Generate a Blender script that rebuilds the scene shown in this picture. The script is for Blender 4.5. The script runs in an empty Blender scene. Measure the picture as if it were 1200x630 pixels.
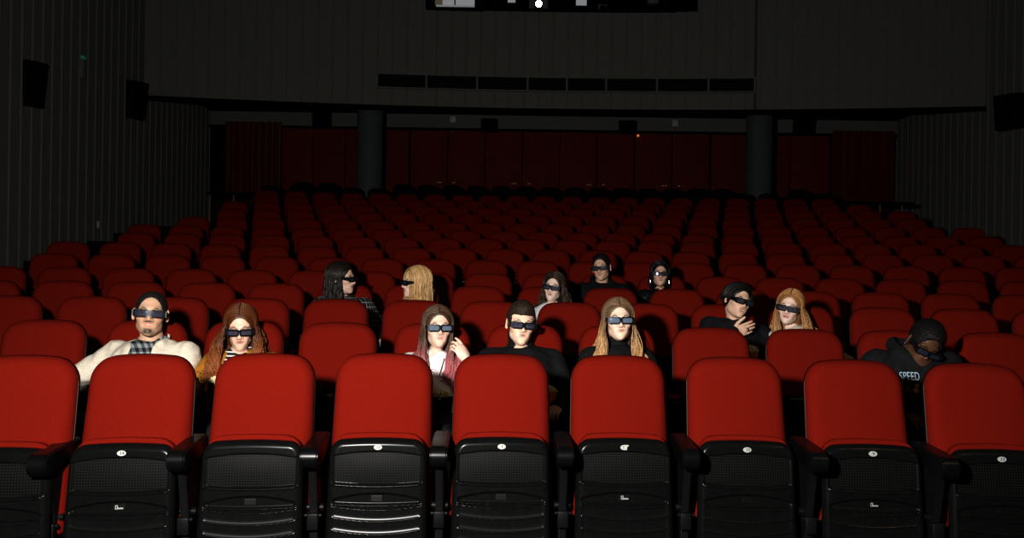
import bpy, bmesh, math, random
import numpy as np
from mathutils import Matrix, Vector
random.seed(7); RNG = np.random.default_rng(7)
PI = math.pi
S = bpy.context.scene
COL = S.collection
# ------------------------------------------------------------------ camera frame
F, ROLL, HC = 938.0, 0.015, 1.49
def at(px, py, Y):
    du, dv = px-600.0, py-315.0
    u = du*math.cos(ROLL)+dv*math.sin(ROLL); v = -du*math.sin(ROLL)+dv*math.cos(ROLL)
    return Vector((u*Y/F, Y, HC-v*Y/F))
# ------------------------------------------------------------------ materials
def newmat(name):
    m = bpy.data.materials.new(name); m.use_nodes = True
    return m, m.node_tree.nodes, m.node_tree.links, m.node_tree.nodes['Principled BSDF']
def mat(name, col, rough=.6, spec=.5, noise=0, nscale=300, bump=0, bscale=None, metallic=0, sheen=0, stretch=None, emit=0, coat=0):
    m, N, L, B = newmat(name)
    B.inputs['Base Color'].default_value = (*col, 1); B.inputs['Roughness'].default_value = rough
    B.inputs['Specular IOR Level'].default_value = spec; B.inputs['Metallic'].default_value = metallic
    if sheen: B.inputs['Sheen Weight'].default_value = sheen; B.inputs['Sheen Roughness'].default_value = .4
    if coat: B.inputs['Coat Weight'].default_value = coat
    if emit:
        B.inputs['Emission Color'].default_value = (*col, 1); B.inputs['Emission Strength'].default_value = emit
    if noise or bump:
        tc = N.new('ShaderNodeTexCoord'); mp = N.new('ShaderNodeMapping'); L.new(tc.outputs['Object'], mp.inputs['Vector'])
        if stretch: mp.inputs['Scale'].default_value = stretch
    if noise:
        nt = N.new('ShaderNodeTexNoise'); nt.inputs['Scale'].default_value = nscale; nt.inputs['Detail'].default_value = 3
        L.new(mp.outputs[0], nt.inputs['Vector'])
        r = N.new('ShaderNodeValToRGB'); r.color_ramp.elements[0].position = .3; r.color_ramp.elements[1].position = .7
        r.color_ramp.elements[0].color = (*[c*(1-noise) for c in col], 1); r.color_ramp.elements[1].color = (*[min(1, c*(1+noise)) for c in col], 1)
        L.new(nt.outputs['Fac'], r.inputs[0]); L.new(r.outputs[0], B.inputs['Base Color'])
    if bump:
        nb = N.new('ShaderNodeTexNoise'); nb.inputs['Scale'].default_value = bscale or nscale; L.new(mp.outputs[0], nb.inputs['Vector'])
        bp = N.new('ShaderNodeBump'); bp.inputs['Strength'].default_value = bump; bp.inputs['Distance'].default_value = .004
        L.new(nb.outputs['Fac'], bp.inputs['Height']); L.new(bp.outputs[0], B.inputs['Normal'])
    return m
def attr_mat(name, rough=.5, spec=.4, noise=0, stretch=(1, 1, 1), nscale=200, bump=0, sss=0):
    m, N, L, B = newmat(name)
    a = N.new('ShaderNodeAttribute'); a.attribute_name = 'Col'
    B.inputs['Roughness'].default_value = rough; B.inputs['Specular IOR Level'].default_value = spec
    out = a.outputs['Color']
    if noise:
        tc = N.new('ShaderNodeTexCoord'); mp = N.new('ShaderNodeMapping'); L.new(tc.outputs['Object'], mp.inputs['Vector'])
        mp.inputs['Scale'].default_value = stretch
        nt = N.new('ShaderNodeTexNoise'); nt.inputs['Scale'].default_value = nscale; L.new(mp.outputs[0], nt.inputs['Vector'])
        mr = N.new('ShaderNodeMapRange'); mr.inputs[1].default_value = .3; mr.inputs[2].default_value = .7
        mr.inputs[3].default_value = 1-noise; mr.inputs[4].default_value = 1+noise; L.new(nt.outputs['Fac'], mr.inputs[0])
        vm = N.new('ShaderNodeVectorMath'); vm.operation = 'SCALE'; L.new(out, vm.inputs[0]); L.new(mr.outputs[0], vm.inputs['Scale'])
        out = vm.outputs[0]
        if bump:
            bp = N.new('ShaderNodeBump'); bp.inputs['Strength'].default_value = bump; bp.inputs['Distance'].default_value = .003
            L.new(nt.outputs['Fac'], bp.inputs['Height']); L.new(bp.outputs[0], B.inputs['Normal'])
    L.new(out, B.inputs['Base Color'])
    if sss:
        B.inputs['Subsurface Weight'].default_value = sss; B.inputs['Subsurface Radius'].default_value = (.012, .005, .003); B.inputs['Subsurface Scale'].default_value = .6
    return m
def grid_mat(name, base, line, step, width, rough=.8, dark=None):
    """woven check: lines along x and z of the object's own space"""
    m, N, L, B = newmat(name); B.inputs['Roughness'].default_value = rough; B.inputs['Specular IOR Level'].default_value = .2
    tc = N.new('ShaderNodeTexCoord'); sp = N.new('ShaderNodeSeparateXYZ'); L.new(tc.outputs['Object'], sp.inputs[0])
    def band(sock, st, w):
        d = N.new('ShaderNodeMath'); d.operation = 'DIVIDE'; d.inputs[1].default_value = st; L.new(sock, d.inputs[0])
        f = N.new('ShaderNodeMath'); f.operation = 'FRACT'; L.new(d.outputs[0], f.inputs[0])
        l = N.new('ShaderNodeMath'); l.operation = 'LESS_THAN'; l.inputs[1].default_value = w; L.new(f.outputs[0], l.inputs[0])
        return l.outputs[0]
    ad = N.new('ShaderNodeMath'); ad.operation = 'ADD'; L.new(sp.outputs['X'], ad.inputs[0]); L.new(sp.outputs['Y'], ad.inputs[1])
    a = band(ad.outputs[0], step, width); b = band(sp.outputs['Z'], step, width)
    if dark is None:
        mx = N.new('ShaderNodeMath'); mx.operation = 'MAXIMUM'; L.new(a, mx.inputs[0]); L.new(b, mx.inputs[1])
        r = N.new('ShaderNodeMix'); r.data_type = 'RGBA'; r.inputs['A'].default_value = (*base, 1); r.inputs['B'].default_value = (*line, 1)
        L.new(mx.outputs[0], r.inputs['Factor']); L.new(r.outputs['Result'], B.inputs['Base Color'])
    else:
        s2 = N.new('ShaderNodeMath'); s2.operation = 'ADD'; L.new(a, s2.inputs[0]); L.new(b, s2.inputs[1])
        h = N.new('ShaderNodeMath'); h.operation = 'MULTIPLY'; h.inputs[1].default_value = .5; L.new(s2.outputs[0], h.inputs[0])
        r = N.new('ShaderNodeValToRGB'); e = r.color_ramp.elements; e[0].color = (*line, 1); e[1].color = (*dark, 1)
        mid = e.new(.5); mid.color = (*base, 1); r.color_ramp.interpolation = 'CONSTANT'; e[0].position = 0; e[1].position = .4; e[2].position = .9
        e[1].color = (*base, 1); e[2].color = (*dark, 1)
        L.new(h.outputs[0], r.inputs[0]); L.new(r.outputs[0], B.inputs['Base Color'])
    return m
def perf_mat():
    m, N, L, B = newmat('perforated_plastic'); B.inputs['Roughness'].default_value = .5; B.inputs['Specular IOR Level'].default_value = .08
    tc = N.new('ShaderNodeTexCoord'); sc = N.new('ShaderNodeVectorMath'); sc.operation = 'SCALE'; sc.inputs['Scale'].default_value = 1/.0115
    L.new(tc.outputs['Object'], sc.inputs[0]); sp = N.new('ShaderNodeSeparateXYZ'); L.new(sc.outputs[0], sp.inputs[0])
    cb = N.new('ShaderNodeCombineXYZ'); L.new(sp.outputs['X'], cb.inputs[0]); L.new(sp.outputs['Z'], cb.inputs[2])
    fr = N.new('ShaderNodeVectorMath'); fr.operation = 'FRACTION'; L.new(cb.outputs[0], fr.inputs[0])
    ds = N.new('ShaderNodeVectorMath'); ds.operation = 'DISTANCE'; ds.inputs[1].default_value = (.5, 0, .5); L.new(fr.outputs[0], ds.inputs[0])
    lt = N.new('ShaderNodeMath'); lt.operation = 'LESS_THAN'; lt.inputs[1].default_value = .22; L.new(ds.outputs['Value'], lt.inputs[0])
    r = N.new('ShaderNodeMix'); r.data_type = 'RGBA'; r.inputs['A'].default_value = (.0035, .0036, .0035, 1); r.inputs['B'].default_value = (.016, .0165, .015, 1)
    L.new(lt.outputs[0], r.inputs['Factor']); L.new(r.outputs['Result'], B.inputs['Base Color'])
    return m
M = {
 'red': mat('red_fabric', (.150, .0088, .0040), .9, .03, noise=.22, nscale=420, bump=.25, bscale=500),
 'dark_red': mat('near_black_upholstery', (.010, .006, .006), .9, .1, noise=.2),  # near-black fabric for the rear two rows
 'black': mat('black_plastic', (.0032, .0034, .0036), .28, .22),
 'grey_shell': mat('charcoal_plastic', (.0048, .005, .005), .24, .13, noise=.15, nscale=40),
 'edge': mat('black_back_panel', (.004, .004, .004), .4, .22),
 'metal': mat('dark_painted_steel', (.0045, .005, .0052), .45, .2),
 'perf': perf_mat(),
 'white': mat('white_enamel', (.40, .41, .39), .5, .2),
 'ink': mat('black_ink', (.01, .01, .012), .6),
 'pewter': mat('pale_print', (.32, .34, .31), .5),
 'wall': mat('dark_grey_wall_cloth', (.18, .18, .163), .95, .1, noise=.22, nscale=60, bump=.2, bscale=150),
 'strip': mat('dark_grey_seam', (.075, .075, .07), .9, .1),
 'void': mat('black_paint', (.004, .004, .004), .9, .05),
 'floor': mat('black_carpet', (.010, .009, .009), .95, .05, noise=.3, nscale=150),
 'door_red': mat('dark_red_padding', (.17, .021, .017), .8, .15, noise=.25, nscale=25),
 'curtain': mat('dark_red_velvet', (.12, .012, .010), .9, .1, noise=.2, nscale=30, sheen=.2),
 'column': mat('grey_green_column_paint', (.085, .102, .102), .7, .3, noise=.15, nscale=30),
 'brass': mat('brass', (.9, .62, .22), .3, .5, metallic=.6),
 'speaker': mat('speaker_cabinet', (.006, .006, .0065), .7, .2),
 'lampglass': mat('frosted_lamp_cover', (.5, .5, .47), .5),
 'panel_white': mat('booth_white_glow', (.75, .78, .82), .8, emit=.25),  # own glow stands in for light falling inside the booth
 'booth_dark': mat('grille_paint', (.02, .02, .019), .8, .1),
 'booth_grey': mat('booth_grey_metal', (.16, .16, .17), .5),
 'beam': mat('projector_lamp', (1, .99, .96), .3, emit=60),
 'popcorn': mat('popcorn', (.85, .74, .48), .9, .1, noise=.25, nscale=60),
 'bucket': mat('brown_paper_bucket', (.055, .022, .008), .7, .2),
 'bucket_orange': mat('orange_paper_bucket', (.85, .22, .01), .7, .2),
}
# ------------------------------------------------------------------ object helpers
def link(name, me, parent=None, m=None):
    o = bpy.data.objects.new(name, me); COL.objects.link(o)
    if parent is not None: o.parent = parent
    if m is not None: me.materials.append(m)
    return o
def mesh_np(name, V, Fc, smooth=True):
    me = bpy.data.meshes.new(name)
    me.from_pydata([tuple(v) for v in V], [], [tuple(int(i) for i in f) for f in Fc])
    if smooth: me.polygons.foreach_set('use_smooth', [True]*len(me.polygons))
    me.update(); return me
def bm_mesh(name, bm, smooth=False, angle=None):
    me = bpy.data.meshes.new(name); bm.normal_update(); bm.to_mesh(me); bm.free()
    if smooth:
        me.polygons.foreach_set('use_smooth', [True]*len(me.polygons))
        if angle:
            me.set_sharp_from_angle(angle=angle)
    return me
def box(bm, c, s, rot=None, bevel=0):
    r = bmesh.ops.create_cube(bm, size=1); vs = r['verts']
    bmesh.ops.scale(bm, vec=s, verts=vs)
    if bevel:
        es = list({e for v in vs for e in v.link_edges})
        rb = bmesh.ops.bevel(bm, geom=es, offset=bevel, segments=3, affect='EDGES', profile=.5); vs = rb['verts']
        vs = list({v for f in rb['faces'] for v in f.verts} | set(v for v in vs if v.is_valid))
    if rot is not None: bmesh.ops.rotate(bm, cent=(0, 0, 0), matrix=rot, verts=vs)
    bmesh.ops.translate(bm, vec=c, verts=vs); return vs
def cyl(bm, a, b, r1, r2=None, seg=20):
    a, b = Vector(a), Vector(b); d = b-a
    q = Vector((0, 0, 1)).rotation_difference(d).to_matrix().to_4x4()
    bmesh.ops.create_cone(bm, cap_ends=True, segments=seg, radius1=r1, radius2=r1 if r2 is None else r2, depth=d.length, matrix=Matrix.Translation((a+b)/2) @ q)
def tag(o, label=None, cat=None, group=None, kind=None):
    for k, v in (('label', label), ('category', cat), ('group', group), ('kind', kind)):
        if v: o[k] = v
    return o
def empty(name, loc, rz=0, **kw):
    o = bpy.data.objects.new(name, None); COL.objects.link(o); o.location = loc; o.rotation_euler = (0, 0, rz); o.empty_display_size = .1
    return tag(o, **kw)
def struct(name, me, m=None):
    o = link(name, me, None, m); o['kind'] = 'structure'; return o
def text_mesh(txt, size, extrude=.0006):
    cu = bpy.data.curves.new('lettering', 'FONT'); cu.body = txt; cu.size = size; cu.align_x = 'CENTER'; cu.align_y = 'CENTER'; cu.extrude = extrude
    o = bpy.data.objects.new('lettering', cu); COL.objects.link(o)
    dg = bpy.context.evaluated_depsgraph_get(); me = bpy.data.meshes.new_from_object(o.evaluated_get(dg))
    bpy.data.objects.remove(o); bpy.data.curves.remove(cu); me.materials.clear(); return me
# ------------------------------------------------------------------ the rows
ZTOP = {1: 1.08, 2: 1.161, 3: 1.26, 4: 1.346, 5: 1.449, 6: 1.584, 7: 1.728, 8: 1.882, 9: 2.028, 10: 2.203}
for n in range(11, 17): ZTOP[n] = 2.203+(n-10)*.191
PH = {2: -.951, 3: -.352, 4: -.609, 5: -1.509, 6: -1.602, 7: -2.26, 8: -1.724, 9: -1.319, 10: -1.798, 11: -1.4, 12: -1.9, 13: -1.45, 14: -1.95, 15: -1.3, 16: -2.601}
R1, X0, D1, SP, PITCH, SEATH = 28.48, .607, 3.833, .5502, .95, 1.08
def row_pt(n, k):
    R = R1+(n-1)*PITCH; th = (k+PH[n])*SP/R
    return Vector((X0+R*math.sin(th), D1-R1+R*math.cos(th), ZTOP[n]-SEATH)), -th
def front_pt(px):
    X = 0
    for _ in range(30):
        dx = X-.6; Y = 3.90-dx*dx/20.0; X = at(px, 414, Y).x
    return Vector((X, Y, 0)), -(X-.6)/20.0
# ------------------------------------------------------------------ seat meshes (shared by every copy)
def rr_sd(x, z, hw, z0, z1, r, crown=0, r0=.02):
    """signed distance inside a rounded rectangle (positive inside)"""
    z1 = z1-crown*(x/hw)**2
    cz = (z0+z1)/2; hh = (z1-z0)/2; rr = np.where(z > cz, r, r0)
    qx = np.abs(x)-hw+rr; qz = np.abs(z-cz)-hh+rr
    return -(np.minimum(np.maximum(qx, qz), 0)+np.hypot(np.maximum(qx, 0), np.maximum(qz, 0))-rr)
def slab_grid(hw, z0, z1, r, crown, ns, nt, r0=.02, taper=0):
    s = np.sin(np.linspace(-1, 1, ns)*PI/2*.96)/math.sin(PI/2*.96)
    t = (1-np.cos(np.linspace(0, 1, nt)*PI))/2*.75+np.linspace(0, 1, nt)*.25
    Sg, T = np.meshgrid(s, t); Z = z0+T*(z1-z0)
    up = np.clip((Z-(z1-r))/r, 0, 1); dn = np.clip(((z0+r0)-Z)/r0, 0, 1)
    H = hw-r*(1-np.sqrt(1-up**2*.9999))-r0*(1-np.sqrt(1-dn**2*.9999))
    X = Sg*H*(1-taper*(Z-z0)/(z1-z0)); Zc = Z-crown*(X/hw)**2*T
    return X, Z, Zc
def slab_mesh(name, X, Zc, Yf, Yb):
    nt, ns = X.shape
    V = np.concatenate([np.stack([X, Yf, Zc], -1).reshape(-1, 3), np.stack([X, Yb, Zc], -1).reshape(-1, 3)]); n = nt*ns; Fc = []
    I = lambda i, j: i*ns+j
    for i in range(nt-1):
        for j in range(ns-1):
            Fc.append((I(i, j), I(i, j+1), I(i+1, j+1), I(i+1, j))); Fc.append((n+I(i, j), n+I(i+1, j), n+I(i+1, j+1), n+I(i, j+1)))
    for j in range(ns-1):
        Fc.append((I(0, j+1), I(0, j), n+I(0, j), n+I(0, j+1))); Fc.append((I(nt-1, j), I(nt-1, j+1), n+I(nt-1, j+1), n+I(nt-1, j)))
    for i in range(nt-1):
        Fc.append((I(i, 0), I(i+1, 0), n+I(i+1, 0), n+I(i, 0))); Fc.append((I(i+1, ns-1), I(i, ns-1), n+I(i, ns-1), n+I(i+1, ns-1)))
    return mesh_np(name, V, Fc)
edge = lambda d, e: np.sqrt(np.clip(1-(1-np.clip(d/e, 0, 1))**2, 0, 1))
rec = lambda z: -(1.08-z)*.24
def mk_backrest():
    X, Z, Zc = slab_grid(.237, .345, 1.08, .095, .026, 34, 44, .03, taper=.06)
    d = np.maximum(rr_sd(X/(1-.06*(Z-.345)/.735), Z, .237, .345, 1.08, .095), 0)
    Yf = rec(Zc)-(.012+.05*edge(d, .05)+.012*(1-(X/.237)**2)+.020*np.exp(-((Z-.66)/.12)**2)*(1-(X/.237)**4))
    return slab_mesh('backrest', X, Zc, Yf, rec(Zc)+.004)
def mk_backshell():
    X, Z, Zc = slab_grid(.240, .335, 1.077, .098, .026, 26, 30, .03, taper=.06)
    d = np.maximum(rr_sd(X/(1-.06*(Z-.335)/.742), Z, .240, .335, 1.077, .098), 0)
    return slab_mesh('back_panel', X, Zc, rec(Zc)-.010, rec(Zc)+.006+.024*edge(d, .04))
ML = dict(yo=-.275, lean=.07, wt=.46)
shell_y = lambda w: -.315+.06*(w/.46)        # plane of the folded seat underside, seat-local z = .27 + w
def mk_shell():
    ns, nt = 64, 280
    w0, w1 = -.04, .46
    s = np.sin(np.linspace(-1, 1, ns)*PI/2*.97)/math.sin(PI/2*.97); t = np.linspace(0, 1, nt)
    t = np.concatenate([t[:-12], 1-(1-t[-12])*np.cos(np.linspace(0, PI/2, 16))[::1]*1.0]) if False else t
    Sg, T = np.meshgrid(s, t); W = w0+T*(w1-w0); r = .06
    up = np.clip((W-(w1-r))/r, 0, 1); H = .215-r*(1-np.sqrt(1-up**2*.9999))
    U = Sg*H*(1.04-.04*np.clip(W/.4, 0, 1)); Wc = W-.010*(U/.2)**2*T
    d = np.maximum(rr_sd(U/(1.04-.04*np.clip(W/.4, 0, 1)), Wc, .215, w0-.05, w1, r, .010), 0)
    h = .032*edge(d, .03)
    q = (U/.19)**2
    sm = lambda x, a, b: (lambda v: v*v*(3-2*v))(np.clip((x-a)/(b-a), 0, 1))
    wb = .260+.014*q
    inset = sm(W, wb, wb+.006)*(1-sm(W, .400-.010*q, .410-.010*q))*(1-sm(np.abs(U), .190, .196))
    h -= .010*inset
    h += .005*np.exp(-((W-wb+.004)/.004)**2)*(1-sm(np.abs(U), .186, .196))
    inner = 1-sm(np.abs(U), .187, .195)
    et, eb = .232-.022*q, .172+.010*q
    eye = sm(W, eb, eb+.012)*(1-sm(W, et-.012, et))*inner
    h -= .012*eye
    lips = [(.154, .020), (.106, .020), (.052, .020), (.002, .020), (-.05, .02)]
    prev = .172+.010*q
    for wi, c in lips:
        wl = wi+c*q
        fr = np.clip((prev-W)/np.maximum(prev-wl, 1e-4), 0, 1); ins = (W <= prev) & (W > wl)
        h += np.where(ins, ((-.012+.016*fr**1.5) if wi > .15 else (-.004+.008*fr**6))*inner, 0); prev = wl
    Y = shell_y(Wc)-h
    return slab_mesh('seat_shell', U, Wc+.27, Y, shell_y(Wc)+.002)
def mk_perf():
    ns, nt = 22, 14; U, T = np.meshgrid(np.linspace(-.188, .188, ns), np.linspace(0, 1, nt)); q = (U/.19)**2
    wb = .266+.014*q; wt = .400-.010*q; W = wb+T*(wt-wb)
    Y = shell_y(W)-.0232-.004*np.sin(T*PI)*(1-q*.8)
    V = np.stack([U, Y, W+.27], -1).reshape(-1, 3)
    return mesh_np('perforated_panel', V, [(i*ns+j, i*ns+j+1, (i+1)*ns+j+1, (i+1)*ns+j) for i in range(nt-1) for j in range(ns-1)])
def mk_cushion():
    X, Z, Zc = slab_grid(.206, .27, .747, .07, .012, 28, 30, .04)
    d = np.maximum(rr_sd(X, Z, .206, .27, .747, .07), 0); base = shell_y(Zc-.27)
    return slab_mesh('seat_cushion', X, Zc, base+.004, base+.03+.065*edge(d, .05))
def mk_armrest():
    bm = bmesh.new(); prof = []
    for a in np.linspace(-PI/2, PI/2, 12): prof.append((-.40-.042*math.cos(a), .673-.046*math.sin(-a)))
    prof = [(-.40-.044*math.cos(a), .674+.046*math.sin(a)) for a in np.linspace(-PI/2, PI/2, 12)]
    prof += [(-.25, .722), (-.10, .724), (-.085, .70), (-.10, .655), (-.25, .640)]
    f = bm.faces.new([bm.verts.new((-.037, y, z)) for y, z in prof])
    ex = bmesh.ops.extrude_face_region(bm, geom=[f]); bmesh.ops.translate(bm, vec=(.074, 0, 0), verts=[v for v in ex['geom'] if isinstance(v, bmesh.types.BMVert)])
    bmesh.ops.recalc_face_normals(bm, faces=bm.faces)
    es = [e for e in bm.edges if abs(e.verts[0].co.x-e.verts[1].co.x) < 1e-6]
    bmesh.ops.bevel(bm, geom=es, offset=.007, segments=3, affect='EDGES')
    return bm_mesh('armrest', bm, True, .6)
def mk_stand():
    bm = bmesh.new()
    f = bm.faces.new([bm.verts.new((-.017, y, z)) for y, z in ((-.36, .645), (-.12, .66), (-.13, .40), (-.10, .05), (-.10, .02), (-.36, .02), (-.36, .05), (-.29, .35))])
    ex = bmesh.ops.extrude_face_region(bm, geom=[f]); bmesh.ops.translate(bm, vec=(.034, 0, 0), verts=[v for v in ex['geom'] if isinstance(v, bmesh.types.BMVert)])
    bmesh.ops.recalc_face_normals(bm, faces=bm.faces); bmesh.ops.bevel(bm, geom=list(bm.edges), offset=.004, segments=2, affect='EDGES')
    box(bm, (0, -.23, .012), (.07, .30, .024), bevel=.005)
    return bm_mesh('stand', bm, True, .6)
def mk_hinge():
    bm = bmesh.new(); cyl(bm, (-.036, -.31, .40), (.036, -.31, .40), .008); box(bm, (0, -.315, .375), (.05, .03, .075), bevel=.006)
    cyl(bm, (-.036, -.255, .42), (.036, -.255, .42), .016)
    return bm_mesh('hinge', bm, True, .6)
def mk_badge():
    bm = bmesh.new(); bmesh.ops.create_cone(bm, cap_ends=True, segments=28, radius1=1, radius2=1, depth=.002)
    bmesh.ops.scale(bm, vec=(.0185, .0115, 1), verts=bm.verts); bmesh.ops.rotate(bm, cent=(0, 0, 0), matrix=Matrix.Rotation(PI/2, 3, 'X'), verts=bm.verts)
    return bm_mesh('number_badge', bm)
def mk_chip_badge():
    bm = bmesh.new(); pts = [(.0185*math.cos(a), .0115*math.sin(a)) for a in np.linspace(.5*PI, 1.62*PI, 18)]+[(.011, -.012), (.013, .004), (.019, .006), (.0185, .0115)]
    f = bm.faces.new([bm.verts.new((x, 0, z)) for x, z in pts]); ex = bmesh.ops.extrude_face_region(bm, geom=[f])
    bmesh.ops.translate(bm, vec=(0, -.002, 0), verts=[v for v in ex['geom'] if isinstance(v, bmesh.types.BMVert)]); bmesh.ops.recalc_face_normals(bm, faces=bm.faces)
    return bm_mesh('number_badge', bm)
def mk_plate():
    bm = bmesh.new(); box(bm, (0, 0, 0), (.050, .004, .026), bevel=.0015); return bm_mesh('maker_plate', bm)
def mk_mark():
    bm = bmesh.new()
    for c, s in (((-.0135, -.0025, .0), (.003, .001, .016)), ((-.010, -.0025, -.0065), (.009, .001, .003)), ((-.009, -.0025, .0075), (.008, .001, .003)), ((.0065, -.0025, -.004), (.022, .001, .0055))): box(bm, c, s)
    box(bm, (-.006, -.0025, .0012), (.0035, .001, .012), rot=None)
    return bm_mesh('maker_mark', bm)
ME = dict(backrest=mk_backrest(), back_panel=mk_backshell(), seat_cushion=mk_cushion(), seat_shell=mk_shell(), perforated_panel=mk_perf(), armrest=mk_armrest(), stand=mk_stand(), hinge=mk_hinge(), badge=mk_badge(), chip=mk_chip_badge(), plate=mk_plate(), mark=mk_mark())
for k, m in dict(backrest='red', back_panel='edge', seat_cushion='red', seat_shell='grey_shell', perforated_panel='perf', armrest='black', stand='metal', hinge='metal', badge='white', chip='white', plate='edge', mark='pewter').items(): ME[k].materials.append(M[m])
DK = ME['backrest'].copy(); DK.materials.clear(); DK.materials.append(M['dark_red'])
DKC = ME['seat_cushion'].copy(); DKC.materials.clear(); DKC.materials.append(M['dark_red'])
HY, HZ = -.16, .42
for k in ('seat_shell', 'seat_cushion', 'perforated_panel'):      # seat origin on its pivot
    ME[k].transform(Matrix.Translation((0, -HY, -HZ)))
DKC.transform(Matrix.Translation((0, -HY, -HZ)))
proto = None
def build_seat():
    r = bpy.data.objects.new('cinema_seat', None); COL.objects.link(r); r.empty_display_size = .1
    link('backrest', ME['backrest'], r); link('back_panel', ME['back_panel'], r)
    c = link('seat_cushion', ME['seat_cushion'], r); s = link('seat_shell', ME['seat_shell'], r)
    for o in (c, s): o.location = (0, HY, HZ)
    link('perforated_panel', ME['perforated_panel'], s)
    a = link('armrest', ME['armrest'], r); a.location.x = -SP/2
    a = link('stand', ME['stand'], r); a.location.x = -SP/2; h = link('hinge', ME['hinge'], a)
    return r
def copy_tree(o, parent=None):
    c = o.copy(); COL.objects.link(c)
    if parent is not None: c.parent = parent
    for ch in list(o.children): copy_tree(ch, c)
    return c
used = [False]; proto = build_seat()
def seat(loc, rz, label, group, occupied=False, dark=False, tilt=0):
    o = copy_tree(proto); o.location = loc; o.rotation_euler = (0, 0, rz)
    for k in list(o.keys()): del o[k]
    tag(o, label, 'cinema seat', group)
    for ch in o.children:
        b = ch.name.split('.')[0]
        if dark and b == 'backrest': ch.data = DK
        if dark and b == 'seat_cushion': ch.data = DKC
        if occupied and b in ('seat_cushion', 'seat_shell'):
            ch.location = (0, HY-.10, HZ+.0); ch.rotation_euler = (math.radians(86), 0, 0)
        if occupied and b in ('backrest', 'back_panel'):
            ch.rotation_euler = (math.radians(-2.5), 0, 0)
    return o
def child(o, name): return [c for c in o.children if c.name.split('.')[0] == name][0]
ORD = ['', 'first', 'second', 'third', 'fourth', 'fifth', 'sixth', 'seventh', 'eighth', 'ninth', 'tenth', 'eleventh', 'twelfth', 'thirteenth', 'fourteenth', 'fifteenth', 'sixteenth', 'seventeenth', 'eighteenth', 'nineteenth', 'twentieth', 'twenty-first', 'twenty-second', 'twenty-third', 'twenty-fourth', 'twenty-fifth']
FRONT = [(33, '15', 'empty red front-row seat cut by the left edge of the photo'),
 (172, '14', 'empty red front-row seat before the man in the cream jacket'),
 (314, None, 'empty red front-row seat without number badge, before the red-haired woman'),
 (452, '11', 'empty red front-row seat with badge 11, left of the pink-haired woman'),
 (588, '1', 'empty red front-row seat before the young man in the black turtleneck'),
 (723, '1', 'empty red front-row seat with a chipped badge, before the blonde in black turtleneck'),
 (858, '10', 'empty red front-row seat with badge 10 below the two whispering people'),
 (996, '9', 'empty red front-row seat with badge 9, left of the man bending down'),
 (1137, '13', 'empty red front-row seat at the right edge of the photo')]
for i, (px, num, lab) in enumerate(FRONT):
    p, rz = front_pt(px)
    o = seat(p, rz, lab, 'folded front-row seats')
    sh = child(o, 'seat_shell')
    if num:
        b = link('number_badge', ME['chip'] if i == 5 else ME['badge'], sh); b.location = (0, shell_y(.425)-.0335-HY, .27+.424-HZ); b.rotation_euler = (-.13, 0, 0)
        t = text_mesh(num, .0195); t.transform(Matrix.Rotation(PI/2, 4, 'X')); t.materials.append(M['ink'])
        t = link('badge_number', t, sh); t.location = (.002 if i != 5 else -.004, shell_y(.425)-.0352-HY, .27+.424-HZ); t.rotation_euler = (-.13, 0, 0)
    pl = link('maker_plate', ME['plate'], sh); pl.location = (0, shell_y(.2)-.0225-HY, .27+.203-HZ); pl.rotation_euler = (-.13, 0, 0)
    if i in (1, 5, 7):
        mk = link('maker_mark', ME['mark'], sh); mk.location = pl.location; mk.rotation_euler = (-.13, 0, 0); mk['label'] = 'pale maker mark'
OCC = {(2, -4): 'the man in the cream jacket', (2, -3): 'the red-haired woman', (2, -1): 'the woman with pink hair ends', (2, 0): 'the man in the black turtleneck', (2, 1): 'the blonde in the black turtleneck', (2, 4): 'the man bending down',
       (3, 2): 'the man with his hand at his chin', (3, 3): 'the pale blonde woman', (4, -3): 'the dark-haired woman in the plaid jacket', (4, -2): 'the blonde woman seen in profile', (4, 0): 'the wavy-haired woman in the middle',
       (5, 2): 'the man in the black hoodie', (5, 3): 'the black-haired woman with earrings'}
LABEL2 = {(2, -2): 'empty red second-row seat between the red-haired and pink-haired women'}
nseat = 9
for n in range(2, 17):
    ks = []
    for k in range(-16, 17):
        p, rz = row_pt(n, k); px = 600+F*p.x/p.y
        if px < -40 or px > 1240 or p.x < -5.05 or p.x > 6.85: continue
        if n == 16 and (abs(p.x+3.2) < .5 or abs(p.x-5.58) < .5): continue
        if n >= 14 and (p.x > 6.6): continue
        ks.append(k)
    for i, k in enumerate(ks):
        p, rz = row_pt(n, k)
        occ = OCC.get((n, k))
        if occ: lab = 'red cinema seat occupied by '+occ
        elif (n, k) in LABEL2: lab = LABEL2[(n, k)]
        elif n == 16: lab = f'dark cinema seat in the last row, {ORD[i+1]} from the left'
        elif n == 15: lab = f'empty dark cinema seat, last row but one, {ORD[i+1]} from the left'
        else: lab = f'empty red cinema seat, {ORD[n]} row from the front, {ORD[i+1]} from the left'
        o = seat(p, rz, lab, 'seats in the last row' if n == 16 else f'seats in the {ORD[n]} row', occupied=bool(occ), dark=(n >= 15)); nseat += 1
        if i == len(ks)-1 and n > 6:
            for nm in ('armrest', 'stand'):
                a = copy_tree(child(o, nm), o); a.location.x = SP/2
        if n == 2:
            sh = child(o, 'seat_shell'); b = link('number_badge', ME['badge'], sh); b.location = (0, shell_y(.425)-.0335-HY, .27+.424-HZ); b.rotation_euler = (-.13, 0, 0)
def kill(o):
    for c in list(o.children): kill(c)
    bpy.data.objects.remove(o)
kill(proto)
print('seats', nseat)
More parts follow.
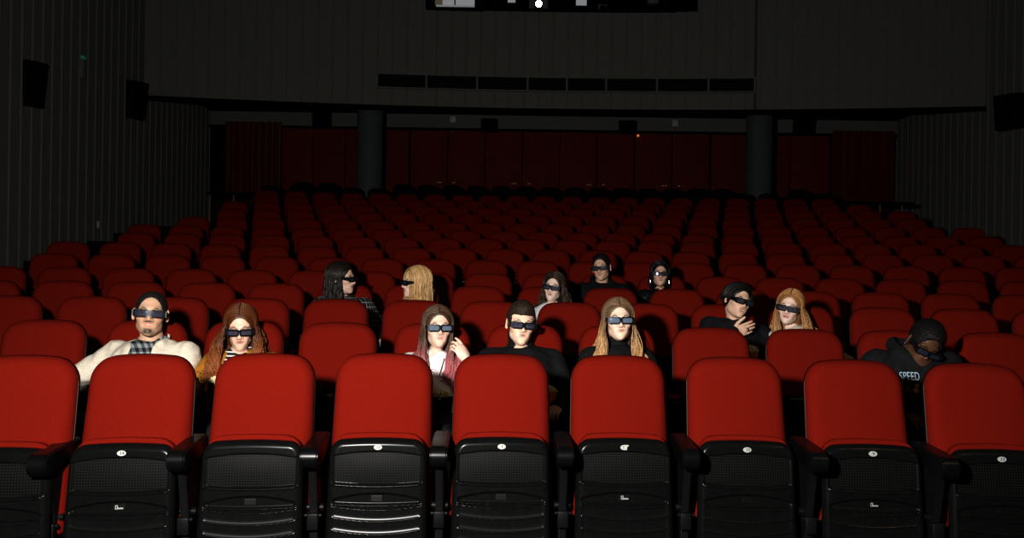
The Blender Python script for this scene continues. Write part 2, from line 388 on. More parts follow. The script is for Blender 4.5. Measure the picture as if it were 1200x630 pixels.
# ------------------------------------------------------------------ the hall
XL, XR, YB, YFAS = -7.75, 9.75, 20.4, 17.5
def ribbed(pts, z0, z1, step, rib, dep, flip=1):
    """vertical ribs along a polyline (plan view); z0 may be a function of the plan position"""
    out = []
    for (ax, ay), (bx, by) in zip(pts[:-1], pts[1:]):
        L = math.hypot(bx-ax, by-ay); n = max(1, round(L/step)); tx, ty = (bx-ax)/L, (by-ay)/L; nx, ny = ty*flip, -tx*flip; st = L/n
        for i in range(n):
            for s, d in ((0, 0), (st-rib, 0), (st-rib*.75, dep), (st-rib*.25, dep)):
                q = i*st+s; out.append((ax+tx*q+nx*d, ay+ty*q+ny*d))
    out.append(pts[-1]); V = []; Fc = []
    for x, y in out:
        zb = z0(x, y) if callable(z0) else z0; V += [(x, y, zb), (x, y, z1)]
    for i in range(len(out)-1): Fc.append((2*i, 2*i+2, 2*i+3, 2*i+1))
    return mesh_np('wall', V, Fc, False)
struct('wall_left', ribbed([(XL, -3), (XL, YB)], 0, 9.2, .28, .05, .020, 1), M['wall'])
struct('wall_right', ribbed([(XR, -3), (XR, YB)], 0, 9.2, .28, .05, .020, -1), M['wall'])
# overhanging rear facade, slightly curved
def fas(x): return YFAS-((x-.6)**2)/90.0
xs = np.linspace(XL, XR, 15); ZF = 4.98
def fascia():
    V = []; Fc = []
    bx0, bx1, bz0, bz1 = -1.88, 3.95, 7.13, 8.3
    step = .315; n = int((XR-XL)/step); q = []
    for i in range(n+1):
        x = XL+(XR-XL)*i/n; q += [(x-.02, 0), (x-.012, .02), (x+.012, .02), (x+.02, 0)]
    q = [(min(max(x, XL), XR), d) for x, d in q]; q += [(bx0, 0), (bx1, 0)]; q.sort()
    zs = [ZF, bz0, bz1, 9.2]
    for x, d in q:
        for z in zs: V.append((x, fas(x)+d*0.9, z))
    m = len(zs)
    for i in range(len(q)-1):
        xm = (q[i][0]+q[i+1][0])/2
        for j in range(m-1):
            if j == 1 and bx0 < xm < bx1: continue
            Fc.append((i*m+j, (i+1)*m+j, (i+1)*m+j+1, i*m+j+1))
    return mesh_np('wall_rear_upper', V, Fc, False)
struct('wall_rear_upper', fascia(), M['wall'])
bm = bmesh.new()                                                        # soffit under the facade
ZC = 5.40; pl = [bm.verts.new((x, fas(x), ZC)) for x in xs]; pb = [bm.verts.new((x, YB, ZC)) for x in xs]
for i in range(len(xs)-1): bm.faces.new((pl[i], pl[i+1], pb[i+1], pb[i]))
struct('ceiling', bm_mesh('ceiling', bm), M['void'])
bm = bmesh.new()
for i in range(len(xs)-1):
    a, b = xs[i], xs[i+1]; ang = math.atan2(fas(b)-fas(a), b-a)
    box(bm, ((a+b)/2, (fas(a)+fas(b))/2-.01, ZF-.03), (b-a+.01, .09, .09), rot=Matrix.Rotation(ang, 3, 'Z'))
struct('trim_1', bm_mesh('trim', bm), M['void'])
bm = bmesh.new()                                                        # pale vertical seam on the facade
p = at(885, 60, 17.3); box(bm, (p.x, fas(p.x)-.012, 7.1), (.05, .02, 4.2)); struct('trim_2', bm_mesh('trim', bm), M['strip'])
FLB = ZTOP[16]-SEATH                                                     # floor level at the rear
zt = at(600, 153, YB).z
bm = bmesh.new(); box(bm, ((XL+XR)/2, YB+.1, (5.4+zt)/2), (XR-XL, .2, 5.4-zt)); box(bm, ((XL+XR)/2, YB+.3, (FLB+zt)/2), (XR-XL, .2, zt-FLB+1))
struct('wall_back', bm_mesh('wall', bm), M['wall'])
bm = bmesh.new(); box(bm, ((XL+XR)/2, YB+.06, (FLB+zt)/2), (XR-XL, .04, zt-FLB)); struct('wall_gap_shade', bm_mesh('wall', bm), M['void'])  # black sheet added behind the doors so their gaps read as shade
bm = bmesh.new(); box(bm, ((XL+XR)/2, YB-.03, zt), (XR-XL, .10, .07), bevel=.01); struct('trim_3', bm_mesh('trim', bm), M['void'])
# padded red double doors with brass pulls
DW = .92; x0d = at(455, 200, YB).x
def leaf(x, w, sgn):
    bm = bmesh.new(); box(bm, (x+w/2, YB-.02, (FLB+zt)/2-.02), (w-.012, .06, zt-FLB-.05), bevel=.012)
    for zz in (.75, 1.5): pass
    return bm_mesh('door_leaf', bm, True, .6)
seams = [at(s, 200, YB).x for s in (524.5, 612, 699, 787)]
hl = (seams[1]-seams[0])/2
bm = bmesh.new(); xa, xb = at(455, 200, YB).x, seams[0]-hl+.05
for i, sx in enumerate(seams):
    d = tag(empty(f'door_{i+1}', (0, 0, 0)), kind='structure')
    for s in (-1, 1):
        w = hl-.02
        bmx = bmesh.new(); xc = sx+s*hl/2; box(bmx, (xc, YB-.02, (FLB+zt)/2), (w, .07, zt-FLB-.04), bevel=.014)
        link('door_leaf', bm_mesh('door_leaf', bmx, True, .6), d, M['door_red'])
        bmx = bmesh.new(); hx = sx+s*.16; z = at(600, 215.5, YB).z
        cyl(bmx, (hx, YB-.06, z), (hx, YB-.13, z), .014); cyl(bmx, (hx-.13 if s < 0 else hx+.05, YB-.13, z-.01), (hx+.02, YB-.13, z+.005), .017)
        bmesh.ops.create_uvsphere(bmx, u_segments=12, v_segments=8, radius=.03, matrix=Matrix.Translation((hx, YB-.13, z)))
        link('handle', bm_mesh('handle', bmx, True), d, M['brass'])
def redpanel(i, a, b):
    bmx = bmesh.new(); n = max(1, round(abs(b-a)/.9))
    for j in range(n): box(bmx, (a+(b-a)*(j+.5)/n, YB-.02, (FLB+zt)/2), (abs(b-a)/n-.02, .06, zt-FLB-.04), bevel=.012)
    struct(f'wall_panel_{i}', bm_mesh('panel', bmx, True, .6), M['door_red'])
redpanel(1, at(330, 190, YB).x, seams[0]-hl-.03); redpanel(2, seams[3]+hl+.03, at(972, 190, YB).x)
# gathered velvet curtains at both ends
def curtain(a, b, label):
    n = 240; V = []; Fc = []
    for i in range(n+1):
        t = i/n; x = a+(b-a)*t; ph = t*(b-a)/.16*2*PI
        for j in range(7):
            v = j/6; amp = .055+.02*v; V.append((x+.02*math.sin(ph*.37+v), YB-.16+amp*math.sin(ph+.6*math.sin(ph*.23)), zt+.1-(zt+.1-FLB-.02)*v))
    for i in range(n):
        for j in range(6): Fc.append((i*7+j, (i+1)*7+j, (i+1)*7+j+1, i*7+j+1))
    tag(link('curtain', mesh_np('curtain', V, Fc), None, M['curtain']), label, 'curtain', 'curtains on the rear wall')
curtain(at(266, 190, YB).x, at(331, 190, YB).x, 'dark red gathered curtain in the left rear corner')
curtain(at(972, 190, YB).x, at(1046, 190, YB).x, 'dark red gathered curtain in the right rear corner')
# round columns
for px, lab in ((433, 'thick round grey column on the left, under the rear overhang'), (889, 'thick round grey column on the right, under the rear overhang')):
    c = at(px, 200, 18.35); bm = bmesh.new(); cyl(bm, (0, 0, 0), (0, 0, 5.4-FLB), .295, seg=48)
    cyl(bm, (0, 0, 0), (0, 0, .12), .33, seg=48)
    o = link('column', bm_mesh('column', bm, True, .6), None, M['column']); o.location = (c.x, 18.35, FLB); tag(o, lab, 'column', 'columns under the overhang')
# stepped floor
def floor():
    V = []; Fc = []; xs = np.linspace(-8.2, 10.2, 30); prof = [(-9, 0)]
    for n in range(2, 17):
        R = n; y = D1+(n-1)*PITCH-.62; prof += [(y, ZTOP[n-1]-SEATH), (y, ZTOP[n]-SEATH)]
    prof.append((YB-D1+D1+.5, FLB))
    for y, z in prof:
        for x in xs:
            dy = (x-X0)**2/(2*36) if 0 < y < 19 else 0
            V.append((x, y-dy, z))
    k = len(xs)
    for i in range(len(prof)-1):
        for j in range(k-1): Fc.append((i*k+j, i*k+j+1, (i+1)*k+j+1, (i+1)*k+j))
    return mesh_np('floor', V, Fc, False)
struct('floor', floor(), M['floor'])
# projection booth in the facade
bm = bmesh.new(); bx0, bx1, bz0, bz1 = -1.88, 3.95, 7.13, 8.3; yb = fas(1)
def quad(bm, *c): bm.faces.new([bm.verts.new(v) for v in c])
quad(bm, (bx0, yb+1.6, bz0), (bx1, yb+1.6, bz0), (bx1, yb+1.6, bz1), (bx0, yb+1.6, bz1)); quad(bm, (bx0, yb-.1, bz0), (bx1, yb-.1, bz0), (bx1, yb+1.6, bz0), (bx0, yb+1.6, bz0))
quad(bm, (bx0, yb-.1, bz1), (bx1, yb-.1, bz1), (bx1, yb+1.6, bz1), (bx0, yb+1.6, bz1)); quad(bm, (bx0, yb-.1, bz0), (bx0, yb+1.6, bz0), (bx0, yb+1.6, bz1), (bx0, yb-.1, bz1)); quad(bm, (bx1, yb-.1, bz0), (bx1, yb+1.6, bz0), (bx1, yb+1.6, bz1), (bx1, yb-.1, bz1))
struct('wall_booth', bm_mesh('booth', bm), M['void'])
bm = bmesh.new(); q0, q1 = at(499, 8, yb-.08), at(567, 8, yb-.08)
box(bm, ((q0.x+q1.x)/2, yb-.05, 7.125), (q1.x-q0.x, .14, .06)); box(bm, (q0.x+.07, yb-.05, 7.7), (.14, .14, 1.15)); box(bm, (q1.x-.07, yb-.05, 7.7), (.14, .14, 1.15))
box(bm, ((q1.x+bx1)/2+.02, yb-.03, 7.14), (bx1-q1.x, .12, .05)); box(bm, (bx1, yb-.03, 7.7), (.07, .12, 1.15))
struct('window_1', bm_mesh('window_frame', bm), M['void'])
def booth_thing(name, label, cat, px0, px1, py, y, m, depth=.15, h=.6, bev=.01):
    a, b = at(px0, py, y), at(px1, py, y); bm = bmesh.new(); box(bm, (0, 0, h/2), (b.x-a.x, depth, h), bevel=bev)
    o = link(name, bm_mesh(name, bm, True, .5), None, m); o.location = ((a.x+b.x)/2, y, a.z); tag(o, label, cat); return o
o = booth_thing('wall_cabinet', 'white lit cabinet behind the leftmost projection booth window', 'cabinet', 511, 556, 7.3, yb+.45, M['panel_white'], .2, .6)
bm = bmesh.new(); box(bm, (.0, -.108, .3), (.03, .012, .6)); link('door_gap', bm_mesh('gap', bm), o, M['booth_grey'])
bm = bmesh.new(); box(bm, (-.36, -.106, .3), (.17, .01, .6)); link('side_panel', bm_mesh('panel', bm), o, mat('beige_panel_glow', (.4, .33, .24), .8, emit=.12))  # faint emission imitates booth light on the beige side
o = booth_thing('paper_sheet', 'small white sheet at the booth window, left of the projector light', 'sheet', 595, 604, 3.0, yb+.1, M['panel_white'], .01, .4, .002)
o = booth_thing('notice_board', 'white board standing in the booth window, right of the projector light', 'board', 675, 687.5, 6.3, yb+.15, M['panel_white'], .02, .5, .004)
pr = empty('projector', (at(631, 2, yb+.35).x, yb+.35, 7.13), 0, label='film projector with a blazing white lens in the booth window', cat='projector')
bm = bmesh.new(); box(bm, (0, .2, .2), (.42, .6, .30), bevel=.03); box(bm, (0, .2, .025), (.3, .4, .05)); link('body', bm_mesh('body', bm, True, .5), pr, M['booth_grey'])
bm = bmesh.new(); cyl(bm, (0, -.08, .20), (0, -.24, .20), .10, .085, 28); link('lens_barrel', bm_mesh('barrel', bm, True, .5), pr, M['black'])
bm = bmesh.new(); cyl(bm, (0, -.235, .20), (0, -.245, .20), .07, .07, 28); link('lens', bm_mesh('lens', bm), pr, M['beam'])
pr2 = empty('spotlight', (at(706, 6, yb+.3).x, yb+.3, 7.13), 0, label='dim grey spotlight unit on the booth sill, right of the white board', cat='spotlight')
bm = bmesh.new(); box(bm, (0, .05, .16), (.19, .22, .20), bevel=.02); box(bm, (0, .05, .03), (.06, .1, .07)); link('body', bm_mesh('body', bm, True, .5), pr2, M['booth_grey'])
bm = bmesh.new(); cyl(bm, (0, -.05, .15), (0, -.12, .15), .06, .07, 24); link('snout', bm_mesh('snout', bm, True, .5), pr2, M['black'])
o = booth_thing('equipment_case', 'grey equipment case at the right end of the booth window', 'case', 759, 771, 5.0, yb+.3, M['booth_grey'], .2, .3)
# ventilation grille let into the facade
g0, g1 = at(442, 95, 17.3), at(883, 95, 17.3); zg1, zg0 = at(660, 91, 17.4).z, at(660, 106, 17.4).z
gr = empty('ventilation_grille', ((g0.x+g1.x)/2, fas((g0.x+g1.x)/2)-.03, zg0), 0, label='long narrow ventilation grille across the rear facade', cat='grille')
L = g1.x-g0.x; H = zg1-zg0
def curved(bm):
    for v in bm.verts: v.co.y += fas(gr.location.x+v.co.x)-fas(gr.location.x)
    return bm
def long_box(bm, c, s, n=28):
    for i in range(n): box(bm, (c[0]-s[0]/2+s[0]*(i+.5)/n, c[1], c[2]), (s[0]/n, s[1], s[2]))
bm = bmesh.new(); long_box(bm, (0, -.005, H/2), (L, .02, H)); link('backing', bm_mesh('backing', curved(bm)), gr, M['void'])
bm = bmesh.new()
long_box(bm, (0, -.025, H+.012), (L+.06, .05, .03)); long_box(bm, (0, -.025, -.012), (L+.06, .05, .03))
for t in (0, .13, .265, .40, .505, .61, .745, .88, 1): box(bm, (-L/2+L*t, -.025, H/2), (.04, .05, H))
link('frame', bm_mesh('frame', curved(bm)), gr, M['wall'])
bm = bmesh.new()
for j in range(4): long_box(bm, (0, -.018, H*(j+.6)/4.2), (L, .02, .022))
for j in range(110): box(bm, (-L/2+L*(j+.5)/110, -.02, H/2), (.012, .012, H))
link('slats', bm_mesh('slats', curved(bm)), gr, M['booth_dark'])
# loudspeakers
BL = {}
for q in ('black loudspeaker above the doors, left of centre', 'black loudspeaker above the doors, right of centre', 'black loudspeaker under the overhang, left of the left column', 'black loudspeaker under the overhang, right of the right column'): BL[q] = .31
def speaker(px, py, y, w, h, d, rz, label, tilt=.15, x=None):
    c = at(px, py, y)
    if x is not None: c.x = x
    o = empty('loudspeaker', c, rz, label=label, cat='loudspeaker', group='loudspeakers on the walls')
    R = Matrix.Rotation(tilt, 3, 'X')
    bm = bmesh.new(); box(bm, (0, 0, 0), (w, d, h), rot=R, bevel=.02); link('cabinet', bm_mesh('cabinet', bm, True, .5), o, M['speaker'])
    bm = bmesh.new(); box(bm, (0, -d/2-.008, 0), (w*.88, .016, h*.9), bevel=.006); bmesh.ops.rotate(bm, cent=(0, 0, 0), matrix=R, verts=bm.verts); link('front_cloth', bm_mesh('cloth', bm, True, .5), o, M['void'])
    bm = bmesh.new(); bl = BL.get(label, .22); box(bm, (0, d/2+bl/2-.01, .02), (.06, bl, .06)); box(bm, (0, d/2+bl-.02, .02), (.16, .02, .2)); link('bracket', bm_mesh('bracket', bm), o, M['metal'])
    return o
speaker(573, 147, YB-.45, .40, .34, .3, 0, 'black loudspeaker above the doors, left of centre')
speaker(735, 149, YB-.45, .40, .34, .3, 0, 'black loudspeaker above the doors, right of centre')
speaker(377, 139, YB-.45, .42, .42, .3, 0, 'black loudspeaker under the overhang, left of the left column')
speaker(942, 146, YB-.45, .46, .42, .3, 0, 'black loudspeaker under the overhang, right of the right column')
speaker(155, 117, 16.1, .34, .75, .42, math.radians(60), 'black loudspeaker on the left wall beside the overhang')
speaker(33, 98, 12.8, .34, .72, .42, math.radians(60), 'larger black loudspeaker on the left wall nearest the camera')
speaker(1183, 131, 15.2, .36, .66, .42, math.radians(-60), 'black loudspeaker on the right wall', )
# small wall lamps under the overhang
for px, py, lab in ((531, 140, 'small white emergency lamp above the left doors'), (791, 144.5, 'small white emergency lamp above the right doors')):
    c = at(px, py, YB-.06); o = empty('emergency_lamp', c, 0, label=lab, cat='lamp', group='lamps above the doors')
    bm = bmesh.new(); box(bm, (0, 0, 0), (.16, .1, .17), bevel=.015); link('housing', bm_mesh('housing', bm, True, .5), o, M['lampglass'])
    bm = bmesh.new(); cyl(bm, (0, -.02, -.33), (0, -.02, -.29), .05, .035, 20); cyl(bm, (0, 0, -.29), (0, 0, -.09), .008); link('sensor', bm_mesh('sensor', bm, True, .5), o, M['booth_grey'])
bm = bmesh.new(); bmesh.ops.create_uvsphere(bm, u_segments=12, v_segments=8, radius=.022); cyl(bm, (0, .02, 0), (0, .1, 0), .03)
o = link('signal_lamp', bm_mesh('signal_lamp', bm, True, .6), None, mat('amber_lamp', (1, .35, .08), .4, emit=.5)); o.location = at(748, 158.5, YB-.12); tag(o, 'tiny amber signal lamp beside the right speaker above the doors', 'lamp')
fx = empty('exit_lamp', Vector((XL+.03, at(100, 80, 14.3).y, at(100, 80, 14.5).z)), 0, label='slim wall fixture with a green top on the left wall', cat='lamp')
bm = bmesh.new(); box(bm, (0, 0, -.06), (.07, .12, .34), bevel=.01); link('housing', bm_mesh('housing', bm, True, .5), fx, M['booth_grey'])
bm = bmesh.new(); box(bm, (0, 0, .14), (.06, .11, .06), bevel=.01); link('green_cap', bm_mesh('cap', bm, True, .5), fx, mat('green_lamp', (.05, .55, .3), .4, emit=.06))
c = at(115, 263, 14.9); bm = bmesh.new(); box(bm, (0, 0, 0), (.03, .10, .14), bevel=.012); box(bm, (.02, -.03, -.02), (.02, .03, .04), bevel=.006)
o = link('wall_switch', bm_mesh('wall_switch', bm, True, .5), None, M['lampglass']); o.location = (XL+.045, 14.9, c.z); tag(o, 'small pale switch plate low on the left wall', 'switch')
# dark railings where the side aisles reach the back
for (a, b, posts, lab) in ((244, 322, (247, 274.5, 300), 'dark panelled railing with brass posts at the left aisle top'), (992, 1071, (998, 1030, 1056), 'dark panelled railing with brass posts at the right aisle top')):
    Y = 17.0; pa, pb_ = at(a, 227, Y), at(b, 227, Y); zb = ZTOP[15]-SEATH; H = at(600, 232, Y).z-zb
    o = empty('railing', ((pa.x+pb_.x)/2, Y, zb), 0, label=lab, cat='railing', group='railings at the aisle tops'); L = pb_.x-pa.x
    bm = bmesh.new(); box(bm, (0, 0, H), (L, .09, .08), bevel=.015); link('handrail', bm_mesh('handrail', bm, True, .5), o, M['void'])
    bm = bmesh.new(); box(bm, (0, .02, H*.45), (L-.06, .03, H*.75)); link('panel', bm_mesh('panel', bm), o, M['speaker'])
    for p in posts:
        x = at(p, 240, Y).x-(pa.x+pb_.x)/2; bm = bmesh.new(); cyl(bm, (x, -.045, 0), (x, -.045, H-.03), .02)
        link('post', bm_mesh('post', bm, True, .5), o, mat('dull_brass', (.20, .12, .035), .5, metallic=.3) if 'dull_brass' not in bpy.data.materials else bpy.data.materials['dull_brass'])
# ------------------------------------------------------------------ sculpting engine: distance fields -> one continuous surface
def sd_cap(P, a, b, ra, rb):
    a = np.asarray(a, float); b = np.asarray(b, float); ba = b-a; t = np.clip((P-a)@ba/(ba@ba+1e-12), 0, 1)
    return np.linalg.norm(P-a-t[:, None]*ba, axis=1)-(ra+(rb-ra)*t)
def sd_ell(P, c, r, R=None):
    Q = P-np.asarray(c, float)
    if R is not None: Q = Q@R
    r = np.asarray(r, float); k0 = np.linalg.norm(Q/r, axis=1); k1 = np.linalg.norm(Q/(r*r), axis=1)+1e-9
    return k0*(k0-1)/k1
def smin(a, b, k):
    if k <= 0: return np.minimum(a, b)
    h = np.clip(.5+.5*(b-a)/k, 0, 1); return b+(a-b)*h-k*h*(1-h)
def smax(a, b, k): return -smin(-a, -b, k)
class Field:
    """ordered list of blended primitives, each with a bounding sphere"""
    def __init__(s): s.ops = []; s.post = None; s.cuts = []
    def cap(s, a, b, ra, rb=None, k=.02):
        rb = ra if rb is None else rb; a = np.array(a, float); b = np.array(b, float)
        s.ops.append(('+', lambda P: sd_cap(P, a, b, ra, rb), (a+b)/2, np.linalg.norm(b-a)/2+max(ra, rb), k)); return s
    def ell(s, c, r, R=None, k=.02, op='+'):
        c = np.array(c, float); s.ops.append((op, lambda P: sd_ell(P, c, r, R), c, max(r), k)); return s
    def rbox(s, c, hs, R, r, k):
        c = np.array(c, float); hs = np.array(hs, float)
        def fn(P):
            q = np.abs((P-c)@np.array(R))-hs+r; return np.linalg.norm(np.maximum(q, 0), axis=1)+np.minimum(q.max(1), 0)-r
        s.ops.append(('-', fn, c, np.linalg.norm(hs), k)); return s
    def cut(s, fn, k=.004): s.cuts.append((fn, k)); return s
    def __call__(s, P, c=None, rad=None):
        d = np.full(len(P), 9., float)
        for op, fn, cc, rr, k in s.ops:
            if c is not None and np.linalg.norm(cc-c) > rad+rr+.06: continue
            v = fn(P); d = smin(d, v, k) if op == '+' else smax(d, -v, k)
        if s.post is not None: d = s.post(P, d)
        for fn, k in s.cuts: d = smax(d, fn(P), k)
        return d
    def bounds(s):
        lo = np.min([c-r for op, f, c, r, k in s.ops if op == '+'], axis=0)-.03; hi = np.max([c+r for op, f, c, r, k in s.ops if op == '+'], axis=0)+.03
        return lo, hi
def surface(field, h):
    lo, hi = field.bounds(); B = 8
    nb = np.ceil((hi-lo)/(h*B)).astype(int)+1; N = nb*B
    V = np.ones(N, np.float32)
    off = np.stack(np.meshgrid(*[np.arange(B)]*3, indexing='ij'), -1).reshape(-1, 3)*h
    cen = np.stack(np.meshgrid(*[np.arange(k) for k in nb], indexing='ij'), -1).reshape(-1, 3)
    cp = lo+(cen+.5)*B*h-h/2; hd = B*h*math.sqrt(3)/2
    G = 4; key = (cen//G); ids = key[:, 0]*10000+key[:, 1]*100+key[:, 2]
    for g in np.unique(ids):
        sel = np.where(ids == g)[0]; cs = cp[sel]; c = cs.mean(0); rad = np.linalg.norm(cs-c, axis=1).max()+hd
        d = field(cs, c, rad); act = np.abs(d) < hd*1.25+.012
        for i in sel[(~act) & (d < 0)]:
            a = cen[i]*B; V[a[0]:a[0]+B, a[1]:a[1]+B, a[2]:a[2]+B] = -1
        sa = sel[act]
        if len(sa) == 0: continue
        base = lo+cen[sa]*B*h; P = (base[:, None, :]+off[None]).reshape(-1, 3)
        dv = field(P, c, rad).reshape(len(sa), B, B, B)
        for i, q in zip(sa, dv):
            a = cen[i]*B; V[a[0]:a[0]+B, a[1]:a[1]+B, a[2]:a[2]+B] = q
    V[0] = V[-1] = 1; V[:, 0] = V[:, -1] = 1; V[:, :, 0] = V[:, :, -1] = 1
    neg = V < 0
    cnt = np.zeros(np.array(N)-1, np.int8)
    for i in (0, 1):
        for j in (0, 1):
            for k in (0, 1): cnt += neg[i:N[0]-1+i, j:N[1]-1+j, k:N[2]-1+k]
    act = np.argwhere((cnt > 0) & (cnt < 8)); idx = -np.ones(cnt.shape, np.int64); idx[tuple(act.T)] = np.arange(len(act))
    acc = np.zeros((len(act), 3)); w = np.zeros(len(act)); C = [np.array(c) for c in np.ndindex(2, 2, 2)]
    for a in C:
        for ax in range(3):
            if a[ax]: continue
            b = a.copy(); b[ax] = 1
            va = V[tuple((act+a).T)]; vb = V[tuple((act+b).T)]; m = (va < 0) != (vb < 0)
            t = np.where(m, va/np.where(m, va-vb, 1), 0); p = np.repeat(a[None].astype(float), len(act), 0); p[:, ax] += t
            acc[m] += p[m]; w += m
    verts = lo+(act+acc/np.maximum(w, 1)[:, None])*h
    faces = []
    for ax in range(3):
        u, v = (ax+1) % 3, (ax+2) % 3
        n0 = np.moveaxis(neg, ax, 0); cr = np.moveaxis(n0[:-1] != n0[1:], 0, ax)
        e = np.argwhere(cr); e = e[(e[:, u] > 0) & (e[:, v] > 0)]
        q = []
        for du, dv in ((0, 0), (-1, 0), (-1, -1), (0, -1)):
            c = e.copy(); c[:, u] += du; c[:, v] += dv; q.append(idx[tuple(c.T)])
        q = np.stack(q, 1); s = neg[tuple(e.T)]; q[~s] = q[~s][:, ::-1]; faces.append(q)
    faces = np.concatenate(faces); faces = faces[(faces >= 0).all(1)]
    return verts, faces
def fast_mesh(name, V, Q, cols=None):
    me = bpy.data.meshes.new(name); n = len(Q)
    me.vertices.add(len(V)); me.vertices.foreach_set('co', np.asarray(V, np.float32).ravel())
    me.loops.add(n*4); me.loops.foreach_set('vertex_index', np.asarray(Q, np.int32).ravel())
    me.polygons.add(n); me.polygons.foreach_set('loop_start', np.arange(0, n*4, 4, dtype=np.int32)); me.polygons.foreach_set('loop_total', np.full(n, 4, np.int32))
    me.polygons.foreach_set('use_smooth', np.ones(n, bool)); me.update(calc_edges=True); me.validate()
    if cols is not None:
        a = me.color_attributes.new('Col', 'FLOAT_COLOR', 'POINT'); c = np.ones((len(V), 4), np.float32); c[:, :3] = cols; a.data.foreach_set('color', c.ravel())
    return me
def wob(P, f, seed=0):
    r = np.random.default_rng(seed); o = np.zeros(len(P))
    for i in range(4):
        d = r.normal(size=3); d /= np.linalg.norm(d); o += np.sin(P@d*f*(1+.6*i)+r.uniform(0, 6)+1.3*np.sin(P@np.roll(d, 1)*f*.7))/(1+.5*i)
    return o/2.4
SKIN = attr_mat('skin', .48, .35, noise=.07, nscale=90, sss=.06)
HAIRM = attr_mat('hair', .42, .45, noise=.35, nscale=60, stretch=(4, 4, .35), bump=.5)
HAIRS = attr_mat('short_hair', .6, .25, noise=.45, nscale=220, stretch=(1, 1, .5), bump=.8)
GLF = mat('black_glasses_plastic', (.006, .007, .008), .35, .18)
def lens_mat(nm, mix, dc):
    m = bpy.data.materials.new(nm); m.use_nodes = True; N = m.node_tree.nodes; L = m.node_tree.links; N.clear()
    o = N.new('ShaderNodeOutputMaterial'); t = N.new('ShaderNodeBsdfTransparent'); t.inputs[0].default_value = (.32, .31, .36, 1)
    g = N.new('ShaderNodeBsdfGlossy'); g.inputs['Roughness'].default_value = .11; g.inputs[0].default_value = (.55, .65, .95, 1)
    x = N.new('ShaderNodeMixShader'); fr = N.new('ShaderNodeFresnel'); fr.inputs[0].default_value = 1.65
    d = N.new('ShaderNodeBsdfDiffuse'); d.inputs[0].default_value = (*dc, 1); x2 = N.new('ShaderNodeMixShader'); x2.inputs[0].default_value = mix  # bluish diffuse stands in for reflected light on the lens
    L.new(t.outputs[0], x2.inputs[1]); L.new(d.outputs[0], x2.inputs[2])
    L.new(fr.outputs[0], x.inputs[0]); L.new(x2.outputs[0], x.inputs[1]); L.new(g.outputs[0], x.inputs[2]); L.new(x.outputs[0], o.inputs[0]); return m
LENS = lens_mat('polarised_lens', .28, (.09, .11, .17)); LENSB = lens_mat('lens_painted_reflection', .55, (.20, .27, .36))  # second variant: stronger pale blue imitates a bright reflection
def eul(pitch, yaw, roll):
    """pitch>0 looks down, yaw>0 turns to the viewer's right, roll>0 tips clockwise as the viewer sees it"""
    r = math.radians
    return (Matrix.Rotation(r(roll), 3, 'Y') @ Matrix.Rotation(r(yaw), 3, 'Z') @ Matrix.Rotation(r(pitch), 3, 'X'))
LOWF = .87
def sqz(p):
    p = np.array(p, float)
    if p[2] < .01: p[2] = .01+(p[2]-.01)*LOWF
    return p
def head_field(f, T, fem, sc, mouth_open=0):
    """T maps head space (ears level, face to -y) into the person's space; everything scaled by sc"""
    R = np.array(T[1]); o = np.array(T[0]); S_ = lambda r: np.asarray(r, float)*sc
    X = lambda p: o+R@(sqz(p)*sc)
    E_ = lambda c, r, k=.01, op='+', rot=None: f.ell(X(c), S_(r), R if rot is None else R@np.array(rot), k*sc, op)
    J = .86 if fem else .95
    E_((0, .014, .036), (.0765, .098, .088), 0)
    E_((0, -.032, -.03), (.0615*J, .065, .076), .02)
    E_((0, -.050, -.075), (.045*J, .041, .035), .026)
    E_((0, -.082, -.102 if not fem else -.098), (.023*J, .018, .016), .016)
    for s in (-1, 1):
        E_((s*.046*J, -.010, -.064), (.0150, .031, .020), .026)
        E_((s*.039, -.062, -.016), (.023, .024, .019), .022)
    E_((0, -.076, .034), (.052, .018, .014 if not fem else .010), .018)
    for s in (-1, 1): E_((s*.0315, -.105, .010), (.020, .018, .013), .012, '-')
    f.cap(X((0, -.086, .026)), X((0, -.110, -.020)), .0085*sc, .0105*sc, .008*sc)
    E_((0, -.108, -.024), (.0115, .011, .0095), .006)
    for s in (-1, 1):
        E_((s*.0125, -.098, -.027), (.0085, .011, .0075), .005)
        E_((s*.0315, -.078, .010), (.0130, .0130, .0120), .0015)
        E_((s*.0065, -.108, -.0345), (.0035, .004, .003), .002, '-')
    E_((0, -.083, -.054), (.034, .013, .024), .024)
    if mouth_open: E_((0, -.104, -.0555), (.017, .014, .0035+.0045*mouth_open), .003, '-')
    E_((0, -.0960, -.0490+.001*mouth_open), (.0235, .0065, .0046), .005)
    E_((0, -.0945, -.0600-.006*mouth_open), (.0205, .0070, .0054), .005)
    if mouth_open: E_((0, -.094, -.0535), (.014, .006, .004), .001)
    for s in (-1, 1):
        er = Matrix.Rotation(s*.35, 3, 'Z') @ Matrix.Rotation(-.2, 3, 'X')
        E_((s*.081, .010, .004), (.0075, .019, .032), .006, rot=er)
        E_((s*.0885, .006, .008), (.005, .010, .018), .004, '-', rot=er)
        E_((s*.079, .002, -.024), (.006, .008, .009), .006)
